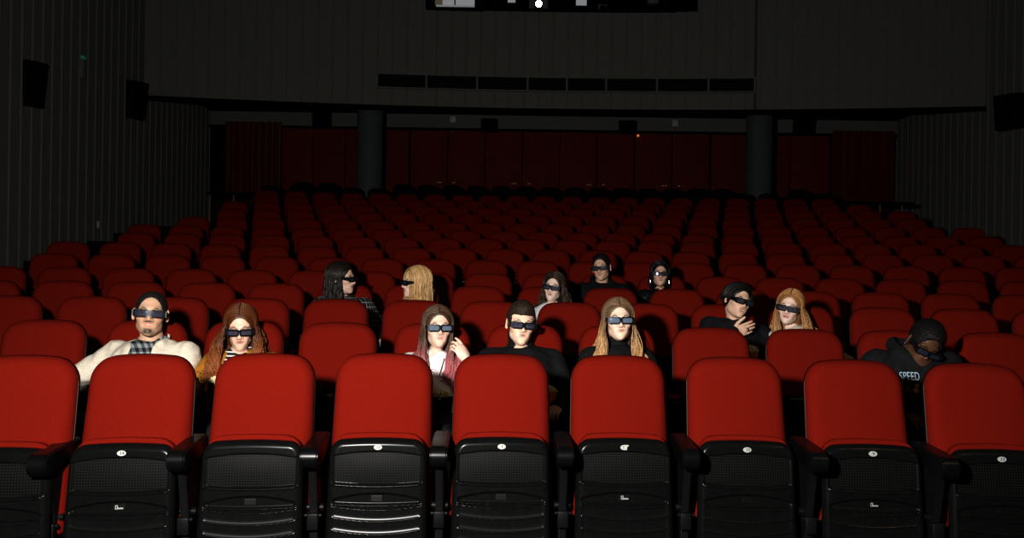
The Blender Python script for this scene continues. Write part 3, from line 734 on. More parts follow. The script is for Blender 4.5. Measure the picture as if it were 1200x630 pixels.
def head_paint(V, T, sc, p):
    R = np.array(T[1]); Q = ((V-np.array(T[0]))@R)/sc
    x, y, z = Q.T; z = np.where(z < .01, .01+(z-.01)/LOWF, z); skin = np.array(p['skin']); col = np.repeat(skin[None], len(V), 0)
    def blend(mask, c):
        m = np.clip(mask, 0, 1)[:, None]; return col*(1-m)+np.array(c)[None]*m
    g = lambda cx, cy, cz, rx, ry, rz, e=2.: np.exp(-(((x-cx)/rx)**2+((y-cy)/ry)**2+((z-cz)/rz)**2)**(e/2))
    head = (np.abs(x) < .095) & (z > -.135) & (z < .14) & (y > -.127)
    bl = np.array(p.get('blush', (1.0, .72, .66)))
    for s in (-1, 1): col = blend(.45*g(s*.045, -.075, -.025, .022, .05, .02)*head, skin*bl)
    col = blend(.4*g(0, -.115, -.022, .016, .02, .013)*head, skin*bl)
    lip = np.maximum(g(0, -.103, -.0485, .0245, .022, .0046, 4), g(0, -.101, -.0605-.006*p.get('open', 0), .021, .022, .0056, 4)); col = blend(lip*.95*head, p['lips'])
    col = blend(g(0, -.104, -.0543, .024, .022, .0014, 4)*.85*head, np.array(p['lips'])*.15)
    if p.get('open'): col = blend(g(0, -.092, -.054, .015, .012, .0045, 6)*head, (.75, .70, .62))
    for s in (-1, 1):
        col = blend(np.exp(-((np.abs(x-s*.033)/.020)**4+((z-.0365+30*(x-s*.03)**2)/.0050)**2+((y+.09)/.04)**4))*.95*head, np.array(p['brow'])*.6)
        inball = (np.abs(np.sqrt((x-s*.0315)**2+(y+.078)**2+(z-.010)**2)-.0128) < .0022) & (np.abs(z-.010) < .0052) & (y < -.082)
        inball &= head; col[inball] = (.62, .58, .54)
        ir = inball & (np.hypot(x-s*.0315, z-.010) < .0054); col[ir] = p.get('iris', (.06, .035, .02))
        lid = (np.abs(z-.0158+8*(x-s*.0315)**2) < .0016) & (np.abs(x-s*.0315) < .0135) & (y < -.078) & head; col[lid] = np.array(p['brow'])*.5
        col = blend(g(s*.0065, -.108, -.0345, .004, .006, .003)*.7*head, skin*.25)
    if p.get('beard'):
        b = p['beard']
        must = np.exp(-((x/.026)**6+((z+.038+.10*np.abs(x)*.6)/.0055)**2))*(y < -.085)
        goat = np.exp(-((x/.023)**4+((z+.092)/.017)**4))*(y < -.05)
        side = np.exp(-((np.abs(x)-.055)/.02)**2-((z+.065)/.05)**2)*(y < .0)*.25+np.exp(-((z+.115)/.02)**2)*.4*(y < -.02)
        nz = .75+.25*wob(Q, 900, 3); col = blend((must*b[0]+goat*b[1]+side*b[2])*nz*head*(lip < .4), b[3])
    return col
def hand(f, W, d, up, sc, pose, side):
    """palm + five separate fingers; W wrist, d pointing direction, up = back of the hand; side=+1 thumb towards cross(d,up)"""
    W = np.array(W, float); d = np.array(d, float); d /= np.linalg.norm(d); up = np.array(up, float); up -= d*(up@d); up /= np.linalg.norm(up); r = np.cross(d, up)*side
    B = np.stack([r, d, up], 1)
    f.ell(W+d*.048*sc, np.array((.040, .052, .0155))*sc, B, .012*sc)
    f.cap(W, W+d*.03*sc, .024*sc, .028*sc, .015*sc)
    ang = pose['curl']; Ls = (.070, .080, .075, .058)
    for i in range(4):
        b0 = W+(d*.088+r*(.030-.0205*i)-up*.002*abs(i-1.5))*sc
        fan = pose.get('fan', .10)*(1.5-i); c = ang[i] if hasattr(ang, '__len__') else ang; p = b0; q = d*math.cos(fan)+r*math.sin(fan)
        a = 0; rad = (.0092, .0095, .0090, .0080)[i]*sc; p = p-q*.02*sc
        for j, fr in enumerate((.62, .30, .25)):
            a += c*(1, 1.1, .7)[j]; dirv = q*math.cos(a)-up*math.sin(a); e = p+dirv*Ls[i]*fr*sc
            f.cap(p, e, rad*(1-.08*j), rad*(.93-.10*j), .0025*sc); p = e
    t0 = W+(d*.022+r*.024)*sc; th = pose.get('thumb', (.75, .55, -.35)); dv = d*th[0]+r*th[1]+up*th[2]; dv /= np.linalg.norm(dv)
    m1 = t0+dv*.048*sc; dv2 = dv*.85+d*.35-r*.15; dv2 /= np.linalg.norm(dv2); m2 = m1+dv2*.032*sc; m3 = m2+(dv2+d*.15)/np.linalg.norm(dv2+d*.15)*.024*sc
    f.cap(t0, m1, .0150*sc, .0115*sc, .008*sc); f.cap(m1, m2, .0108*sc, .0100*sc, .003*sc); f.cap(m2, m3, .0100*sc, .0082*sc, .003*sc)
def rotb(a, b, t): return np.asarray(a, float)*(1-t)+np.asarray(b, float)*t
def tubes(paths, wid, thick, cols, outs):
    """ribbon-like hair locks: elliptical tubes, tapered"""
    V = []; Q = []; Cc = []; base = 0; NS = 4
    ca = np.cos(np.arange(NS)/NS*2*PI); sa = np.sin(np.arange(NS)/NS*2*PI)
    for P, w, t, c, o in zip(paths, wid, thick, cols, outs):
        m = len(P); T = np.gradient(P, axis=0); T /= np.linalg.norm(T, axis=1)[:, None]+1e-9
        Nn = o-(o*T).sum(1)[:, None]*T; Nn /= np.linalg.norm(Nn, axis=1)[:, None]+1e-9; Bn = np.cross(T, Nn)
        tp = np.clip(np.minimum(np.linspace(0, 1, m)*6+.35, (1-np.linspace(0, 1, m))*5+.25), 0, 1)
        ring = P[:, None]+Bn[:, None]*(ca*w)[None, :, None]*tp[:, None, None]+Nn[:, None]*(sa*t)[None, :, None]*tp[:, None, None]
        V.append(ring.reshape(-1, 3)); Cc.append(np.repeat(c, NS, 0))
        i = np.arange(m-1)[:, None]*NS; j = np.arange(NS)[None]; jn = (j+1) % NS
        Q.append((base+np.stack([i+j, i+jn, i+NS+jn, i+NS+j], -1)).reshape(-1, 4)); base += m*NS
    return np.concatenate(V), np.concatenate(Q), np.concatenate(Cc)
def hair_long(name, T, sc, h, root, cloth, fem=True):
    R = np.array(T[1]); o = np.array(T[0]); X = lambda p: o+(np.asarray(p, float)*sc)@R.T
    rng = np.random.default_rng(h.get('seed', 1)); root_c, tip_c = np.array(h['col']), np.array(h.get('tip', h['col'])); tip0 = h.get('tip0', .5)
    f = Field()
    f.ell(X((0, .018, .042)), np.array((.083, .103, .090))*sc, R, 0)
    f.ell(X((0, .045, -.03 if h['len'] > .1 else .005)), np.array((.080, .070, .10 if h['len'] > .1 else .075))*sc, R, .03)
    bk = X((0, .055, -.06))
    if h['len'] > .1: f.cap(bk+np.array((-.045*sc, 0, 0)), bk+np.array((-.05, .02, -h['len']*.55)), .040*sc, .03, .03); f.cap(bk+np.array((.045*sc, 0, 0)), bk+np.array((.05, .02, -h['len']*.55)), .040*sc, .03, .03)
    f.ell(X((0, -.100, -.022)), np.array((.063, .078, .108 if not h.get('bangs') else .07))*sc, R, .012, '-')
    V, Q = surface(f, .006); Cv = np.repeat((root_c*.8)[None], len(V), 0)
    paths, wd, th, cs, outs = [], [], [], [], []; drops = []; n = int(h['n']*3.4); part = h.get('part', 0)
    for i in range(n):
        s = -1 if rng.random() < .5 else 1
        y0 = rng.uniform(-.088, .085); lift = rng.uniform(.004, .016); rx, ry, rz = .0785+lift, .100+lift, .090+lift
        yend = -.038+(y0+.074)*.80+rng.normal(0, .006)
        if h.get('cover', 0) and s == h.get('cover_side', s) and y0 < -.02: yend -= h['cover']*(1-(y0+.074)/.054)
        m = 9; b = np.linspace(.02, 1, m)*math.radians(rng.uniform(98, 112)); tt = np.clip(b/(PI/2), 0, 1); y = y0+(yend-y0)*(tt*tt*(3-2*tt))
        sy = np.sqrt(np.clip(1-((y)/(ry+.002))**2, .05, 1)); pz = np.cos(b)*rz*sy+.036; px = part*(1-np.sin(b))*(.8)+s*np.sin(b)*rx*np.sqrt(np.clip(1-((y-.0)/(ry+.02))**2, .05, 1))
        loc = np.stack([px, y+.014, pz], 1); A = X(loc)
        oo = np.stack([px/rx**2, y/ry**2, (pz-.036)/rz**2], 1); oo = oo/np.linalg.norm(oo, axis=1)[:, None]@R.T
        L = h['len']*rng.uniform(.78, 1.05); k = 14; u = np.linspace(0, 1, k+1)[1:]
        end = A[-1]; side = X((s, 0, 0))-X((0, 0, 0)); side = side/np.linalg.norm(side)
        wv = h.get('wave', .004); ph = 70*y0+s*1.3+rng.normal(0, .55); fq = h.get('freq', 9)*rng.uniform(.93, 1.07)
        dn = np.zeros((k, 3)); dn[:, 2] = -u*L; fwd = h.get('fwd', .0)*(1 if y0 < .03 else -.2)
        dn += side[None]*(h.get('flare', .02)*np.sin(u*PI*.6)+wv*np.sin(u*L*fq*2*PI+ph)*np.minimum(u*3, 1))[:, None]
        dn += side[None]*(rng.uniform(-.055-h.get('inw', 0), .012) if y0 < .0 else rng.uniform(-.02, .02))*u[:, None]
        dn[:, 1] += -fwd*u**.8+wv*np.cos(u*L*fq*2*PI+ph)*np.minimum(u*3, 1)
        Bp = end+dn
        drops.append((len(A), k, lift))
        P = np.concatenate([A, Bp]); O = np.concatenate([oo, np.repeat((side*.8+np.array((0, -.6, 0)))[None], k, 0)])
        q = np.linspace(0, 1, len(P)); v = rng.uniform(.72, 1.28); mix = np.clip((q-tip0)/.3, 0, 1)[:, None]
        paths.append(P); outs.append(O); wd.append(rng.uniform(.0024, .0048)*sc); th.append(rng.uniform(.0016, .0028)*sc); cs.append((root_c*(1-mix)+tip_c*mix)*v)
    if cloth is not None:
        BB = np.concatenate([p_[a:] for p_, (a, k_, l_) in zip(paths, drops)]); ll = np.concatenate([np.full(k_, l_) for a, k_, l_ in drops])
        for _ in range(3):
            d = cloth(BB); e = .004; gr = np.stack([cloth(BB+np.eye(3)[q]*e)-d for q in range(3)], 1)/e; gn = gr/(np.linalg.norm(gr, axis=1)[:, None]+1e-6)
            if h.get('fwd', 0) >= 0: gn[:, 1] = np.minimum(gn[:, 1], .15)
            BB += gn*np.maximum(.008+ll*.6-d, 0)[:, None]
        j = 0
        for p_, (a, k_, l_) in zip(paths, drops): p_[a:] = BB[j:j+k_]; j += k_
    if h.get('bangs'):
        for i in range(60):
            x0 = rng.uniform(-.06, .06); m = 8; a = np.linspace(math.radians(35), math.radians(rng.uniform(86, 98)), m)
            y = -np.sin(a)*.108*math.sqrt(1-(x0/.088)**2)+.014; z = np.cos(a)*.095*math.sqrt(1-(x0/.1)**2)+.036
            loc = np.stack([x0*(.6+.4*np.sin(a))+0*a, y, z], 1); A = X(loc); oo = np.stack([x0/.09+0*a, -np.sin(a), np.cos(a)], 1)@R.T
            paths.append(A); outs.append(oo); wd.append(.007*sc); th.append(.003*sc); cs.append(np.repeat((root_c*rng.uniform(.8, 1.3))[None], m, 0))
    V2, Q2, C2 = tubes(paths, wd, th, cs, outs)
    return link('hair', fast_mesh('hair', np.concatenate([V, V2]), np.concatenate([Q, Q2+len(V)]), np.concatenate([Cv, C2])), root, HAIRM)
def hair_short(T, sc, h, root):
    R = np.array(T[1]); o = np.array(T[0]); X = lambda p: o+np.array(R)@(np.asarray(p, float)*sc); f = Field(); t = h.get('thick', .006)
    f.ell(X((0, .014, .038+t*.6)), (np.array((.0765, .098, .088))+np.array((t*.7, t*.8, t)))*sc, R, 0)
    if h.get('top'): f.ell(X((0, -.018, .092)), np.array((.064, .078, .034+h['top']))*sc, R, .02)
    if h.get('sides'):
        for s in (-1, 1): f.ell(X((s*.070, .02, .0)), np.array((.018, .055, .05+h['sides']))*sc, R, .02)
    # face opening, ears, nape
    fz = h.get('line', .078)
    if h.get('fringe'): f.rbox(X((0, -.115, fz-.10)), np.array((.063, .080, .10))*sc, R, .012, .006)
    else: f.ell(X((0, -.098, fz-.115)), np.array((h.get('ow', .072), .072, .115))*sc, R, .006, '-')
    if h.get('fringe'):
        pass
    if not h.get('cover_ears'):
        for s in (-1, 1): f.ell(X((s*.088, .006, -.012)), np.array((.022, .024, .038))*sc, R, .004, '-')
    nz = X((0, 0, h.get('nape', -.045))); nv = np.array(R)@np.array((0, .35, -1)); nv /= np.linalg.norm(nv)
    f.cut(lambda P: (P-nz)@nv, .012)
    am = h.get('rough', .0015); f.post = lambda P, d: d+am*wob(P, h.get('freq', 420), 5)
    V, Q = surface(f, .004); c = np.array(h['col']); C = np.repeat(c[None], len(V), 0)*(1+.25*wob(V, 200, 2))[:, None]
    return link('hair', fast_mesh('hair', V, Q, np.clip(C, 0, 1)), root, HAIRS)
def glasses(T, sc, root, wide=1.0, lm=None):
    R = np.array(T[1]); o = np.array(T[0])
    bend = lambda x: 1.9*x*x
    def rr(cx, cz, w, h, r, n=6):
        p = []
        for sx, sz, a0 in ((1, 1, 0), (-1, 1, PI/2), (-1, -1, PI), (1, -1, 1.5*PI)):
            for a in np.linspace(0, PI/2, n): p.append((cx+sx*(w-r)+r*math.cos(a0+a), cz+sz*(h-r)+r*math.sin(a0+a)))
        return p
    V, Fc = [], []
    def add(pts, y0, y1, inner=None):
        b = len(V); n = len(pts)
        for y in (y0, y1):
            for x, z in pts: V.append((x, y+bend(x), z))
        for i in range(n):
            j = (i+1) % n; Fc.append((b+i, b+j, b+n+j, b+n+i))
        return b, n
    yf = -.115
    for s in (-1, 1):
        outer = rr(s*.0385, .009, .0375, .0200, .011); inn = rr(s*.0375, .009, .0290, .0130, .009)
        b0, n = add(outer, yf, yf+.007); b1, n = add(inn, yf, yf+.007)
        for i in range(n):
            j = (i+1) % n
            Fc.append((b0+i, b0+j, b1+j, b1+i)); Fc.append((b0+n+i, b1+n+i, b1+n+j, b0+n+j))
    def bx(c, s):
        b = len(V)
        for q in np.ndindex(2, 2, 2): V.append(tuple(np.array(c)+(np.array(q)-.5)*np.array(s)))
        for fq in ((0, 1, 3, 2), (4, 6, 7, 5), (0, 4, 5, 1), (2, 3, 7, 6), (0, 2, 6, 4), (1, 5, 7, 3)): Fc.append(tuple(b+i for i in fq))
    bx((0, yf+.003, .019), (.016, .007, .010))
    for s in (-1, 1):
        b = len(V)
        prof = [(yf+.009, .025, -.004), (-.085, .024, -.002), (-.02, .020, .004), (.012, .016, .006), (.030, .002, -.010)]
        for y, za, zb in prof:
            xo = .0755+.004*min(1, (y-yf)/.1)
            for x in (s*xo, s*(xo+.0045)):
                for z in (zb, za): V.append((x, y, z))
        for i in range(len(prof)-1):
            for a, c in ((0, 1), (1, 3), (3, 2), (2, 0)): Fc.append((b+4*i+a, b+4*i+c, b+4*i+4+c, b+4*i+4+a))
        Fc.append((b, b+1, b+3, b+2)); e = b+4*(len(prof)-1); Fc.append((e, e+2, e+3, e+1))
    tr = lambda VV: (np.array(VV)*np.array((wide, 1, 1))*sc)@R.T+o
    g = link('glasses', mesh_np('glasses', tr(V), Fc, False), root, GLF)
    bm = bmesh.new(); bm.from_mesh(g.data); bmesh.ops.recalc_face_normals(bm, faces=bm.faces); bm.to_mesh(g.data); bm.free()
    for s in (-1, 1):
        VL = []; FL = []; n = 12
        for zz in np.linspace(-.0135, .0135, 7):
            for xx in np.linspace(-.0292, .0292, n): VL.append((s*.0375+xx, yf+.0035+bend(s*.0375+xx)+1.2*zz*zz, .009+zz))
        for i in range(6):
            for j in range(n-1): FL.append((i*n+j, i*n+j+1, (i+1)*n+j+1, (i+1)*n+j))
        link('lens', mesh_np('lens', tr(VL), FL), g, lm or LENS)
    return g
def person(n, k, label, eye, hp, hr, skin, hair, top, sc=1.0, fem=False, fwd=.13, lean=0, arms=None, extra=None, open_=0, lips=None, brow=None, beard=None, glass=True, shw=1.0, gwide=.95, seed=0, eyeoff=None, trousers=(.012, .012, .014), blush=None, neckh=0, nbpx=None, lm=None):
    """n,k: which seat; eye: where the bridge of the glasses is seen; hp=(pitch,yaw,roll)"""
    base, rz = row_pt(n, k); base = base+Vector((0, -.0, 0))
    root = empty('person', base, 0, label=label, cat='person')
    R = eul(hp[0], hp[1]-.85*math.degrees(math.atan((eye[0]-600)/F)), hp[2]); Rn = np.array(R)
    Yw = base.y-fwd; ew = at(eye[0], eye[1], Yw-.09)
    e = np.array(ew-base); hc = e-Rn@(np.array((0, -.100, .010))*sc); T = (hc, Rn)
    # skeleton
    nb = np.array((hc[0]*.85+lean*.3, hc[1]*.6+.6*(-.09)+.04, hc[2]-(.146 if fem else .138)*sc+neckh)); up = hc+Rn@np.array((0, .022, -.05))*sc
    if nbpx: nb = np.array(at(nbpx[0], nbpx[1], base.y+nbpx[2])-base)
    pel = np.array((0+lean*-.1, -.36, .55)); chest = nb*.62+pel*.38+np.array((0, -.0, .0)); chest[1] += .025
    sw = (.158 if fem else .178)*shw; sh = {s: nb+np.array((s*sw, .0, -.074)) for s in (-1, 1)}
    if lean:
        for s in (-1, 1): sh[s] = sh[s]+np.array((0, 0, -s*lean*.35))
    A = {}
    for s in (-1, 1):
        el = np.array((s*.235, -.20, .70)); wr = np.array((s*.17, -.44, .66)); hd, hu = (-s*.35, -1, -.1), (0, -.1, 1); ps = dict(curl=.28)
        if arms and s in arms: q = arms[s]; el = np.array(q.get('elbow', el), float); wr = np.array(q.get('wrist', wr), float); wr = np.array(at(*q['wpx'][:2], base.y+q['wpx'][2])-base) if 'wpx' in q else wr; hd = q.get('dir', hd); hu = q.get('up', hu); ps = q.get('pose', ps)
        A[s] = (el, wr, hd, hu, ps)
    # --- body, one continuous surface
    f = Field(); head_field(f, T, fem, sc, open_)
    nr = .043 if fem else .053
    f.cap(up, nb+np.array((0, .012, -.01)), nr*sc, nr*1.08*sc, .010)
    f.cap(nb+np.array((0, .01, -.03)), sh[-1]+np.array((.03, 0, .0)), .042, .040, .04); f.cap(nb+np.array((0, .01, -.03)), sh[1]+np.array((-.03, 0, 0)), .042, .040, .04)
    f.ell(chest, (.135 if fem else .150, .095, .17), None, .05); f.ell((chest+pel)/2, (.12, .09, .14), None, .05); f.ell(pel, (.155, .11, .11), None, .05)
    for s in (-1, 1):
        el, wr, hd, hu, ps = A[s]
        f.cap(sh[s], el, .046 if fem else .052, .037, .03); f.cap(el, wr, .039, .025, .015); hand(f, wr, hd, hu, (.94 if fem else 1.03), ps, s)
        kn = np.array((s*.12, -.78, .56)); an = np.array((s*.12, -.70, .11)); f.cap(pel+np.array((s*.09, 0, -.01)), kn, .078, .056, .03); f.cap(kn, an, .054, .036, .02)
        f.cap(an+np.array((0, .01, -.05)), an+np.array((s*.02, -.15, -.065)), .034, .026, .02)
    V, Q = surface(f, .0042 if n <= 3 else .005)
    lips = tuple(np.array(lips)*.8) if lips else tuple(np.array(skin)*np.array((.85, .42, .42))); brow = brow or (.02, .012, .008)
    C = head_paint(V, T, sc, dict(skin=skin, lips=lips, brow=brow, beard=beard, open=open_, **({'blush': blush} if blush else {})))
    link('body', fast_mesh('body', V, Q, C), root, SKIN)
    # --- clothing
    c = Field(); t = top.get('t', .014)
    c.cap(nb+np.array((0, .012, -.035)), sh[-1]+np.array((.01, 0, .0)), .046+t, .046+t, .045); c.cap(nb+np.array((0, .012, -.035)), sh[1]+np.array((-.01, 0, 0)), .046+t, .046+t, .045)
    c.ell(chest, (.142+t if fem else .158+t, .082+t if fem else .095+t, .175), None, .05); c.ell((chest+pel)/2, (.13+t, .098+t, .15), None, .05); c.ell(pel, (.160+t, .118+t, .10), None, .05)
    c.cap(sh[-1]+np.array((.05, -.01, -.055)), sh[1]+np.array((-.05, -.01, -.055)), .070+t, None, .06)
    for s in (-1, 1):
        el, wr = A[s][:2]; sl = top.get('sleeve', 1.0); bag = top.get('bag', .0)
        c.cap(sh[s], el, .050+t+bag, .040+t+bag, .035)
        if sl > .55: c.cap(el, el+(wr-el)*min(1, sl), .040+t+bag, .030+t+bag*.6, .015)
    if top.get('turtle'):
        ax = (up-nb)/np.linalg.norm(up-nb); c.cap(nb+np.array((0, .004, -.015)), nb+np.array((0, .004, 0))+ax*top['turtle'], nr*1.08*sc+.016, nr*sc+.015, .015)
    else:
        nk = nb+np.array((0, .01, .0)); rn = nr*1.08*sc+top.get('neck', .012)
        c.cut(lambda P: -(np.hypot(P[:, 0]-nk[0], (P[:, 1]-nk[1]+.0)*.9)-rn+1.2*(nk[2]-.03-P[:, 2])*(P[:, 2] < nk[2]-.03)), .012)
    if top.get('hood'):
        for s in (-1, 1): c.cap(nb+np.array((s*.075, -.03, .0)), nb+np.array((s*.055, .065, .035)), .036, .042, .03); c.cap(nb+np.array((s*.075, -.03, .0)), nb+np.array((s*.03, -.085, -.05)), .034, .024, .025)
        c.cap(nb+np.array((-.05, .07, .035)), nb+np.array((.05, .07, .035)), .045, .045, .03)
    if top.get('collar'):
        for s in (-1, 1): c.cap(nb+np.array((s*.062, .03, .022)), nb+np.array((s*.075, -.055, -.015)), .017, .020, .015); c.cap(nb+np.array((s*.075, -.055, -.015)), nb+np.array((s*.055, -.095, -.14)), .020, .022, .02)
        c.cap(nb+np.array((-.06, .045, .028)), nb+np.array((.06, .045, .028)), .02, .02, .02)
    op = top.get('open')
    if op:
        c.cut(lambda P: np.minimum(np.minimum((nb[1]-.035-P[:, 1]), 1)*1.0, (op+(nb[2]-P[:, 2])*top.get('vee', .05)-np.abs(P[:, 0]-nb[0]-(chest[0]-nb[0])*np.clip((nb[2]-P[:, 2])/.2, 0, 1)))), .006)
    am = top.get('fold', .0035); c.post = lambda P, d: d+am*wob(P, 42, seed+3)+am*.25*wob(P, 80, seed+8)
    Vc, Qc = surface(c, .0055)
    if 'mat' in top: mm = top['mat']
    else: mm = mat(top['name']+'_cloth', top['col'], top.get('rough', .85), top.get('spec', .2), noise=.12, nscale=120, bump=.15, bscale=300)
    co = link(top['name'], fast_mesh('top', Vc, Qc), root, mm)
    if top.get('label'): co['label'] = top['label']
    if 'inner' in top:
        i = top['inner']; g = Field(); ti = i.get('t', .004)
        g.ell(chest, (.142+ti, .10+ti, .175), None, .05); g.cap(nb+np.array((0, .0, -.035)), chest, .075, .10, .04); g.ell((chest+pel)/2, (.125, .098, .14), None, .05)
        for s in (-1, 1): g.cap(nb+np.array((0, .012, -.035)), nb+np.array((s*.09, .012, -.045)), .045, .045, .03)
        if i.get('turtle'):
            ax = (up-nb)/np.linalg.norm(up-nb); g.cap(nb+np.array((0, .004, -.015)), nb+np.array((0, .004, 0))+ax*i['turtle'], nr*1.08*sc+.013, nr*sc+.013, .015)
        else:
            g.cap(nb+np.array((-.02, .01, -.02)), nb+np.array((.02, .01, -.02)), nr*1.1*sc+.010, None, .02)
            for s in (-1, 1): g.cap(nb+np.array((s*.055, .02, .012)), nb+np.array((s*.02, -.075, -.028)), .013, .012, .01); g.cap(nb+np.array((s*.02, -.075, -.028)), nb+np.array((s*.05, -.075, -.07)), .012, .012, .01)
            nk2 = nb+np.array((0, .0, .0)); g.cut(lambda P: -(np.hypot(P[:, 0]-nk2[0], P[:, 1]-nk2[1]-.01)-nr*1.08*sc-.004+.9*(nk2[2]-.05-P[:, 2])*(P[:, 2] < nk2[2]-.05)), .006)
        Vi, Qi = surface(g, .005); link(i['name'], fast_mesh('inner', Vi, Qi), root, i['mat'])
    tr = Field()
    for s in (-1, 1):
        kn = np.array((s*.12, -.78, .56)); an = np.array((s*.12, -.70, .14)); tr.cap(pel+np.array((s*.09, 0, -.012)), kn, .092, .068, .03); tr.cap(kn, an, .067, .056, .02)
    tr.ell(pel+np.array((0, 0, -.01)), (.17, .125, .10), None, .04)
    Vt, Qt = surface(tr, .010); link('trousers', fast_mesh('trousers', Vt, Qt), root, mat('trouser_cloth', trousers, .9, .1))
    for s in (-1, 1):
        sf = Field(); an = np.array((s*.12, -.70, .10)); sf.cap(an+np.array((0, .03, -.05)), an+np.array((s*.02, -.17, -.062)), .046, .038, .02); sf.cap(an+np.array((0, .01, .0)), an+np.array((0, .01, -.05)), .045, .045, .02); z0 = 0.003
        sf.cut(lambda P: z0-P[:, 2], .003)
        Vs, Qs = surface(sf, .008); link('shoe', fast_mesh('shoe', Vs, Qs), root, M['black'])
    if hair.get('long'): hair_long('hair', T, sc, hair, root, c)
    else: hair_short(T, sc, hair, root)
    if glass: glasses(T, sc, root, gwide, lm)
    return root, dict(T=T, nb=nb, chest=chest, sh=sh, A=A, base=base, sc=sc, cloth=c, up=up, nr=nr, body=f)
def simple_child(name, root, build, m, label=None):
    bm = bmesh.new(); build(bm); o = link(name, bm_mesh(name, bm, True, .6), root, m)
    if label: o['label'] = label
    return o
def bucket(pos, r, h, label, m, pop=True, seed=1, poplabel=None):
    bm = bmesh.new(); n = 32; rings = []
    for z, rr in ((0, r*.78), (h, r), (h+.004, r+.003), (h+.004, r-.004), (h-.01, r-.005), (.012, r*.76)):
        rings.append([bm.verts.new((rr*math.cos(2*PI*i/n), rr*math.sin(2*PI*i/n), z)) for i in range(n)])
    for a, b in zip(rings[:-1], rings[1:]):
        for i in range(n): bm.faces.new((a[i], a[(i+1) % n], b[(i+1) % n], b[i]))
    bm.faces.new(rings[0][::-1]); bm.faces.new(rings[-1])
    o = link('popcorn_bucket', bm_mesh('bucket', bm, True, .6), None, m); o.location = pos; tag(o, label, 'bucket', 'popcorn buckets')
    if pop:
        rg = np.random.default_rng(seed); bm = bmesh.new()
        for i in range(90):
            a, q = rg.uniform(0, 2*PI), r*.86*math.sqrt(rg.random()); z = h-.012+.035*(1-(q/r)**2)*rg.uniform(.3, 1)
            for j in range(4):
                v = rg.normal(0, .0062, 3); mtx = Matrix.Translation((q*math.cos(a)+v[0], q*math.sin(a)+v[1], z+abs(v[2]))) @ Matrix.Scale(1, 4)
                bmesh.ops.create_icosphere(bm, subdivisions=1, radius=rg.uniform(.006, .0095), matrix=mtx)
        p = link('popcorn', bm_mesh('popcorn', bm, True), None, M['popcorn']); p.location = pos; tag(p, poplabel, 'popcorn', kind='stuff')
    return o
cloth = lambda n, c, **k: dict(name=n, col=c, **k)
BLK = (.0085, .0085, .0095)
# man in the cream jacket
PLAID = grid_mat('grey_plaid', (.10, .11, .12), (.30, .32, .33), .042, .5, dark=(.012, .013, .016))
r, g = person(2, -4, 'bearded man in a cream jacket over a grey plaid shirt, watching through black glasses', (175, 367), (-6, -1, 5), 0, (.62, .40, .27), dict(col=(.020, .016, .014), thick=.0015, line=.106, ow=.068, rough=.0008, nape=-.03),
    dict(name='jacket', col=(.66, .60, .50), t=.014, bag=.012, collar=1, open=.052, vee=.10, fold=.007, inner=dict(name='plaid_shirt', mat=PLAID)), sc=1.08, fwd=.19, open_=.45, beard=(1.1, 1.25, .4, (.018, .012, .009)), shw=1.12, gwide=1.0, seed=1,
    arms={-1: dict(elbow=(-.36, -.22, .73), wrist=(-.28, -.46, .70))})
# red-haired woman with popcorn
STRIPE = grid_mat('striped_knit', (.010, .010, .012), (.72, .70, .66), .019, .36)
def hstripe():
    m, N, L, B = newmat('black_white_striped_knit'); B.inputs['Roughness'].default_value = .9
    tc = N.new('ShaderNodeTexCoord'); sp = N.new('ShaderNodeSeparateXYZ'); L.new(tc.outputs['Object'], sp.inputs[0])
    d = N.new('ShaderNodeMath'); d.operation = 'MULTIPLY'; d.inputs[1].default_value = 1/.020; L.new(sp.outputs['Z'], d.inputs[0])
    fr = N.new('ShaderNodeMath'); fr.operation = 'FRACT'; L.new(d.outputs[0], fr.inputs[0]); lt = N.new('ShaderNodeMath'); lt.operation = 'LESS_THAN'; lt.inputs[1].default_value = .33; L.new(fr.outputs[0], lt.inputs[0])
    r = N.new('ShaderNodeMix'); r.data_type = 'RGBA'; r.inputs['A'].default_value = (.012, .012, .015, 1); r.inputs['B'].default_value = (.75, .74, .72, 1); L.new(lt.outputs[0], r.inputs['Factor']); L.new(r.outputs['Result'], B.inputs['Base Color']); return m
r, g = person(2, -3, 'woman with long wavy red hair and an ochre jacket, looking down over popcorn', (280.5, 389), (14, -2, -1), 0, (.74, .50, .38), dict(long=1, col=(.115, .036, .011), tip=(.27, .085, .018), len=.31, n=330, wave=.012, freq=8, flare=.05, fwd=.09, seed=3),
    dict(name='jacket', col=(.36, .155, .022), t=.020, bag=.01, open=.05, vee=.05, fold=.006, inner=dict(name='striped_turtleneck', mat=hstripe(), turtle=.075)), fem=True, fwd=.20, lips=(.42, .13, .11), brow=(.16, .07, .035), seed=2,
    arms={-1: dict(elbow=(-.25, -.20, .70), wrist=(-.16, -.36, .70), dir=(-.2, -.6, .6), up=(-1, 0, .2))})
b = at(254, 456, g['base'].y-.40)
bucket((b.x+.015, b.y, b.z-.110), .062, .15, 'brown popcorn bucket in the hands of the red-haired woman', M['bucket'], True, 4, 'heap of pale popcorn in front of the red-haired woman')
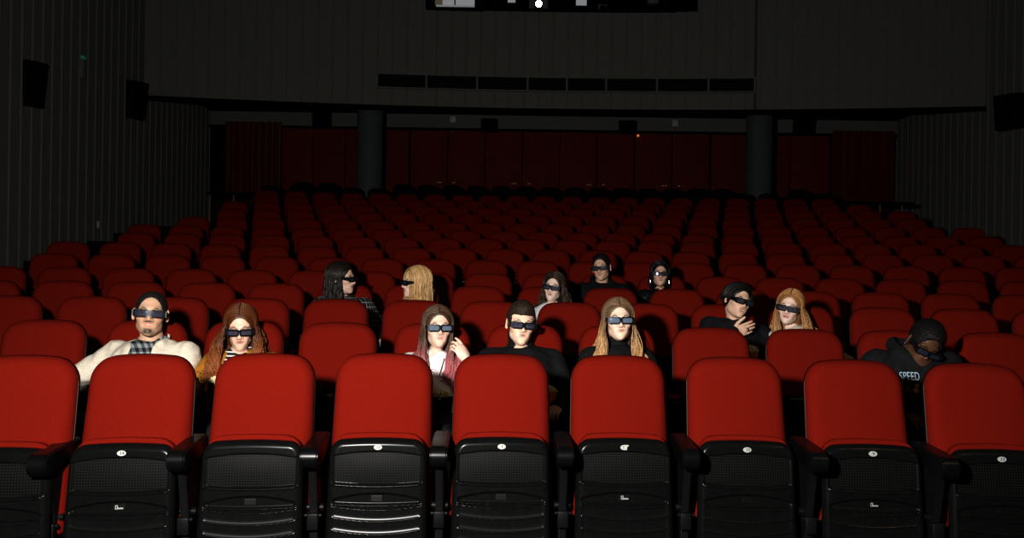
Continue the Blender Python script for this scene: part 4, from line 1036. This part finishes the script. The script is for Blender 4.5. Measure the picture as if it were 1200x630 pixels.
# woman with pink hair ends
r, g = person(2, -1, 'woman with long brown hair and pink ends in a white printed T-shirt, eating popcorn', (516, 384), (-2, 9, 1), 0, (.76, .53, .42), dict(long=1, col=(.085, .048, .028), tip=(.42, .13, .14), tip0=.50, inw=.018, len=.40, n=300, wave=.003, flare=.010, fwd=.11, seed=5),
    dict(name='printed_shirt', col=(.72, .71, .70), t=.014, bag=.012, sleeve=.4, neck=.042, fold=.005), fem=True, fwd=.17, lips=(.50, .22, .20), brow=(.06, .035, .022), lm=LENSB, seed=4,
    arms={1: dict(elbow=(.24, -.26, .72), wpx=(546, 421, -.38), dir=(-.50, .05, .85), up=(.50, -.80, .30), pose=dict(curl=(.30, .50, .65, .75), fan=.05, thumb=(.9, .25, -.5)))})
nb = g['nb']
def choker(bm):
    ax = (g['up']-nb); ax /= np.linalg.norm(ax); c0 = nb+np.array((0, .012, 0))+ax*.040; rr = g['nr']*g['sc']*1.04+.004
    u1 = np.cross(ax, (0, 1, 0)); u1 /= np.linalg.norm(u1); u2 = np.cross(ax, u1); rings = [[], []]
    for i in range(48):
        dd = u1*math.cos(i/48*2*PI)+u2*math.sin(i/48*2*PI)
        for j, hh in enumerate((-.010, .010)):
            q = c0+ax*hh; t = .11
            for _ in range(60):
                v = g['body']((q+dd*t)[None])[0]
                if v < .0015: break
                t -= max(v, .001)*.8
            rings[j].append(bm.verts.new(q+dd*(t+.0025)))
    for i in range(48): bm.faces.new((rings[0][i], rings[0][(i+1) % 48], rings[1][(i+1) % 48], rings[1][i]))
simple_child('choker', r, choker, mat('black_choker', BLK, .6))
def scrib(bm):
    rg = np.random.default_rng(3); f = g['cloth']
    for i in range(7):
        x, z = nb[0]+rg.uniform(-.06, .06), nb[2]-rg.uniform(.07, .22); pts = []
        for j in range(6):
            x += rg.normal(0, .012); z += rg.normal(0, .012); y = nb[1]-.36
            for _ in range(40):
                d = f(np.array([[x, y, z]]))[0]
                if d < .002: break
                y += d*.8
            pts.append((x, y, z))
        for a, b_ in zip(pts[:-1], pts[1:]):
          if 0.001 < math.dist(a, b_) < .035: cyl(bm, a, b_, .0022, None, 6)
simple_child('shirt_print', r, scrib, mat('red_print', (.62, .035, .04), .8), 'red scribbled print')
b = at(520, 462, g['base'].y-.42)
bucket((b.x-.01, b.y, b.z-.16), .062, .15, 'brown popcorn bucket held by the woman with pink hair ends', M['bucket'], True, 9, 'popcorn in the bucket of the woman with pink hair ends')
# man in the black turtleneck
r, g = person(2, 0, 'young man with short brown hair and a straight fringe in a black turtleneck', (613.5, 381), (1, 9, 5), 0, (.80, .56, .42), dict(col=(.030, .018, .011), thick=.010, top=.022, fringe=1, line=.066, rough=.0022, freq=260, nape=-.04),
    dict(name='turtleneck', col=BLK, t=.018, turtle=.075, fold=.005), sc=1.0, fwd=.16, lips=(.55, .24, .20), brow=(.05, .028, .016), seed=6, shw=1.05)
b = at(640, 461, g['base'].y-.42); bucket((b.x+.005, b.y, b.z-.15), .050, .165, 'orange popcorn bucket beside the man in the black turtleneck', M['bucket_orange'], True, 11, 'popcorn of the man in the black turtleneck')
# blonde woman
r, g = person(2, 1, 'woman with long ash-blond hair in a black turtleneck, head raised to the screen', (727.5, 375), (-3, 7, -1), 0, (.80, .58, .46), dict(long=1, col=(.17, .105, .058), tip=(.50, .30, .14), tip0=.38, len=.34, n=330, wave=.006, freq=5, flare=.03, fwd=.10, seed=7),
    dict(name='turtleneck', col=BLK, t=.014, turtle=.095, fold=.004), fem=True, sc=1.02, fwd=.17, lips=(.58, .27, .22), brow=(.12, .075, .045), lm=LENSB, seed=7)
# man bending down
r, g = person(2, 4, 'dark-skinned man in a printed black hoodie bending down over the front seats', (1088, 414), (30, 24, 22), 0, (.115, .052, .026), dict(col=(.006, .005, .005), thick=.016, top=.010, line=.095, rough=.004, freq=520, nape=-.03),
    dict(name='hoodie', col=(.010, .0105, .0125), t=.022, bag=.012, hood=1, neck=.02, fold=.007), fwd=.30, lips=(.16, .06, .05), brow=(.008, .006, .005), seed=8, blush=(1, .85, .8), shw=1.12, nbpx=(1068, 412, -.24))
f = g['cloth']
def project(me, x0, z0, tilt, root):
    n = len(me.vertices); co = np.zeros(n*3, np.float32); me.vertices.foreach_get('co', co); co = co.reshape(-1, 3)
    ca, sa = math.cos(tilt), math.sin(tilt); x = x0+co[:, 0]*ca+co[:, 1]*sa; z = z0-co[:, 0]*sa+co[:, 1]*ca
    P = np.stack([x, np.full(n, -.75), z], 1).astype(float)
    for _ in range(40): P[:, 1] += np.maximum(f(P), -.01)*.6
    P[:, 1] -= .0025+co[:, 2]; me.vertices.foreach_set('co', P.astype(np.float32).ravel()); me.update()
def fine(me):
    bm = bmesh.new(); bm.from_mesh(me); bmesh.ops.triangulate(bm, faces=bm.faces)
    bmesh.ops.subdivide_edges(bm, edges=[e for e in bm.edges if e.calc_length() > .012], cuts=2); bm.to_mesh(me); bm.free()
tm = text_mesh('SPEED', .046, 0); tm.transform(Matrix.Diagonal((.80, 1.35, 1, 1))); fine(tm)
yy = -.42
for _ in range(8):
    pt = at(1066, 441, g['base'].y+yy); x0, z0 = pt.x-g['base'].x, pt.z-g['base'].z
    q = np.array([[x0, -.75, z0]])
    for _ in range(60): q[0, 1] += max(f(q)[0], -.01)*.6
    yy = q[0, 1]
project(tm, x0, z0, -.02, r); link('hoodie_lettering', tm, r, mat('pale_blue_print', (.42, .56, .66), .8))
def blot(bm):
    for cx, cz, w, h in ((-.035, -.055, .008, .06), (-.015, -.05, .006, .05), (-.05, -.07, .006, .03), (-.025, -.08, .03, .007), (-.005, -.075, .006, .04)):
        v = [bm.verts.new((cx+sx*w/2*(1.3 if sz > 0 else .7), cz+sz*h/2+.006*sx, 0)) for sx, sz in ((-1, -1), (1, -1), (1, 1), (-1, 1))]; bm.faces.new(v)
bm = bmesh.new(); blot(bm); me = bm_mesh('print', bm); fine(me); project(me, x0, z0, -.02, r); link('hoodie_print', me, r, mat('blue_grey_print', (.12, .17, .22), .8))
bm = bmesh.new()
for cx, cz, w, h in ((.030, -.045, .024, .022), (.022, -.072, .028, .03)):
    bmesh.ops.create_circle(bm, cap_ends=True, segments=14, radius=1, matrix=Matrix.Translation((cx, cz, 0)) @ Matrix.Diagonal((w/2, h/2, 1, 1)))
me = bm_mesh('print', bm); fine(me); project(me, x0, z0, -.02, r); link('hoodie_print', me, r, mat('orange_print', (.52, .24, .09), .8))
T = g['T']; ear = np.array(T[0])+np.array(T[1])@(np.array((-.088, .0, -.030))*g['sc'])
simple_child('earring', r, lambda bm: bmesh.ops.create_uvsphere(bm, u_segments=14, v_segments=10, radius=.0065, matrix=Matrix.Translation(ear)), mat('silver', (.85, .85, .85), .15, metallic=1))
# third row pair
r, g = person(3, 2, 'black-haired man leaning sideways with a hand at his chin, mouth open, black jacket', (872.5, 353.5), (0, 28, 15), 0, (.70, .47, .34), dict(long=1, col=(.010, .008, .009), len=.014, n=110, wave=.003, flare=.0, fwd=-.02, part=.012, seed=23),
    dict(name='jacket', col=(.009, .0095, .013), t=.018, bag=.008, neck=.02, fold=.006), fwd=.20, lean=.08, open_=.9, lips=(.45, .17, .14), seed=9, shw=1.03,
    arms={-1: dict(elbow=(-.16, -.34, .74), wpx=(858, 391, -.36), dir=(.88, -.10, .36), up=(-.1, -.95, .05), pose=dict(curl=(.10, .14, .20, .28), fan=.0, thumb=(.75, .6, .1)))})
el, wr, hd, hu, ps = g['A'][-1]; d = np.array(hd)/np.linalg.norm(hd); u_ = np.array(hu, float); u_ -= d*(u_@d); u_ /= np.linalg.norm(u_); rr_ = np.cross(d, u_)*-1
rc = wr+d*.105*1.03+rr_*(.0095-.0205)*1.03
def ring(bm): cyl(bm, rc-d*.004, rc+d*.004, .0118, .0118, 20)
simple_child('finger_ring', r, ring, mat('dark_ring', (.02, .02, .02), .2, metallic=.8))
b = at(880, 413, g['base'].y-.36); bucket((b.x, b.y, b.z-.15), .046, .165, 'orange popcorn bucket between the man with hand at chin and the pale blonde', M['bucket_orange'], True, 12, 'popcorn of the man with his hand at his chin')
r, g = person(3, 3, 'pale woman with long strawberry-blond hair and red lips in an off-white top', (922.5, 361), (7, -13, 10), 0, (.82, .62, .52), dict(long=1, col=(.42, .215, .085), tip=(.46, .25, .10), len=.27, n=300, wave=.006, freq=5, flare=.04, fwd=.07, seed=11),
    dict(name='knit_top', col=(.62, .56, .48), t=.016, neck=.03, fold=.005), fem=True, fwd=.18, lips=(.50, .08, .06), brow=(.25, .14, .07), seed=10)
# fourth row
PJ = grid_mat('dark_plaid', (.014, .015, .018), (.26, .26, .24), .036, .13)
r, g = person(4, -3, 'dark-haired woman in a black plaid jacket turned in profile towards her neighbour', (414, 327), (2, 66, 2), 0, (.72, .50, .39), dict(long=1, col=(.016, .011, .008), len=.24, n=240, wave=.002, flare=.004, fwd=-.02, seed=13),
    dict(name='plaid_jacket', mat=PJ, t=.02, bag=.008, collar=1, fold=.006), fem=True, fwd=.16, lips=(.45, .14, .12), brow=(.02, .013, .01), seed=11, sc=1.05, shw=1.12, arms={1: dict(elbow=(.31, -.16, .74), wrist=(.16, -.40, .68))})
r, g = person(4, -2, 'blonde woman with a fringe in a black top seen in profile facing left', (473.5, 331), (3, -70, 0), 0, (.80, .58, .48), dict(long=1, col=(.62, .40, .19), tip=(.58, .36, .15), len=.24, n=260, wave=.003, flare=.004, fwd=-.02, bangs=1, cover=.03, seed=15),
    dict(name='black_top', col=BLK, t=.018, neck=.014, fold=.005), fem=True, fwd=.16, lips=(.50, .10, .09), brow=(.3, .18, .08), seed=12, sc=1.05)
r, g = person(4, 0, 'woman with wavy dark brown hair looking aside, partly hidden behind the second-row man', (645.5, 336.5), (4, -16, 8), 0, (.82, .62, .52), dict(long=1, col=(.040, .022, .013), tip=(.075, .042, .022), len=.26, n=280, wave=.012, freq=9, flare=.035, fwd=.0, seed=17, part=-.01),
    dict(name='white_top', col=(.68, .68, .68), t=.012, neck=.02, fold=.004), fem=True, fwd=.16, lips=(.50, .14, .12), brow=(.05, .03, .018), seed=13)
# fifth row
r, g = person(5, 2, 'young man with short black hair in a black hoodie, highest head of the audience', (702, 314), (2, -14, -6), 0, (.66, .43, .31), dict(col=(.010, .008, .008), thick=.008, top=.010, line=.100, ow=.079, rough=.0016, freq=300, nape=-.03),
    dict(name='hoodie', col=(.0075, .0075, .009), t=.024, bag=.01, hood=1, neck=.018, fold=.006), sc=1.03, fwd=.20, lips=(.42, .18, .15), seed=14)
r, g = person(5, 3, 'woman with black pulled-back hair, earrings and a black leather jacket', (774.5, 320.5), (-2, 3, 2), 0, (.68, .44, .33), dict(long=1, col=(.007, .006, .007), len=.12, n=200, wave=.002, flare=.0, fwd=-.04, seed=19),
    dict(name='leather_jacket', col=(.007, .007, .008), rough=.35, spec=.5, t=.022, bag=.012, collar=1, fold=.007), fem=True, fwd=.18, lips=(.38, .10, .09), seed=15)
T = g['T']
for s in (-1, 1):
    er = np.array(T[0])+np.array(T[1])@(np.array((s*.086, -.004, -.045)))
    simple_child('earring', r, lambda bm: cyl(bm, er, er+np.array((0, 0, -.03)), .004, .006, 12), bpy.data.materials['silver'])
# ------------------------------------------------------------------ light
def area(name, loc, target, size, power, col):
    l = bpy.data.lights.new(name, 'AREA'); l.shape = 'DISK'; l.size = size; l.energy = power; l.color = col
    o = bpy.data.objects.new(name, l); COL.objects.link(o); o.location = loc
    o.rotation_euler = (Vector(target)-Vector(loc)).to_track_quat('-Z', 'Y').to_euler(); return o
area('key_flash', (-.9, .5, 1.96), (1.3, 9, 2.2), .20, 330, (1, .97, .93))
area('warm_work_light', (3.2, .8, 4.6), (1.6, 5, .8), .5, 16, (1, .72, .45))
W = bpy.data.worlds.new('World'); S.world = W; W.use_nodes = True
W.node_tree.nodes['Background'].inputs[0].default_value = (.5, .52, .55, 1); W.node_tree.nodes['Background'].inputs[1].default_value = .002
cd = bpy.data.cameras.new('Camera'); cam = bpy.data.objects.new('Camera', cd); COL.objects.link(cam)
cd.sensor_fit = 'HORIZONTAL'; cd.sensor_width = 36; cd.lens = 36*F/1200; cd.clip_end = 100; cd.clip_start = .05
cam.matrix_world = Matrix.Translation((0, 0, HC)) @ Matrix.Rotation(PI/2, 4, 'X') @ Matrix.Rotation(ROLL, 4, 'Z')
S.camera = cam
S.view_settings.view_transform = 'Standard'; S.view_settings.look = 'None'; S.view_settings.gamma = .82
S.render.film_transparent = False
S.cycles.max_bounces = 5
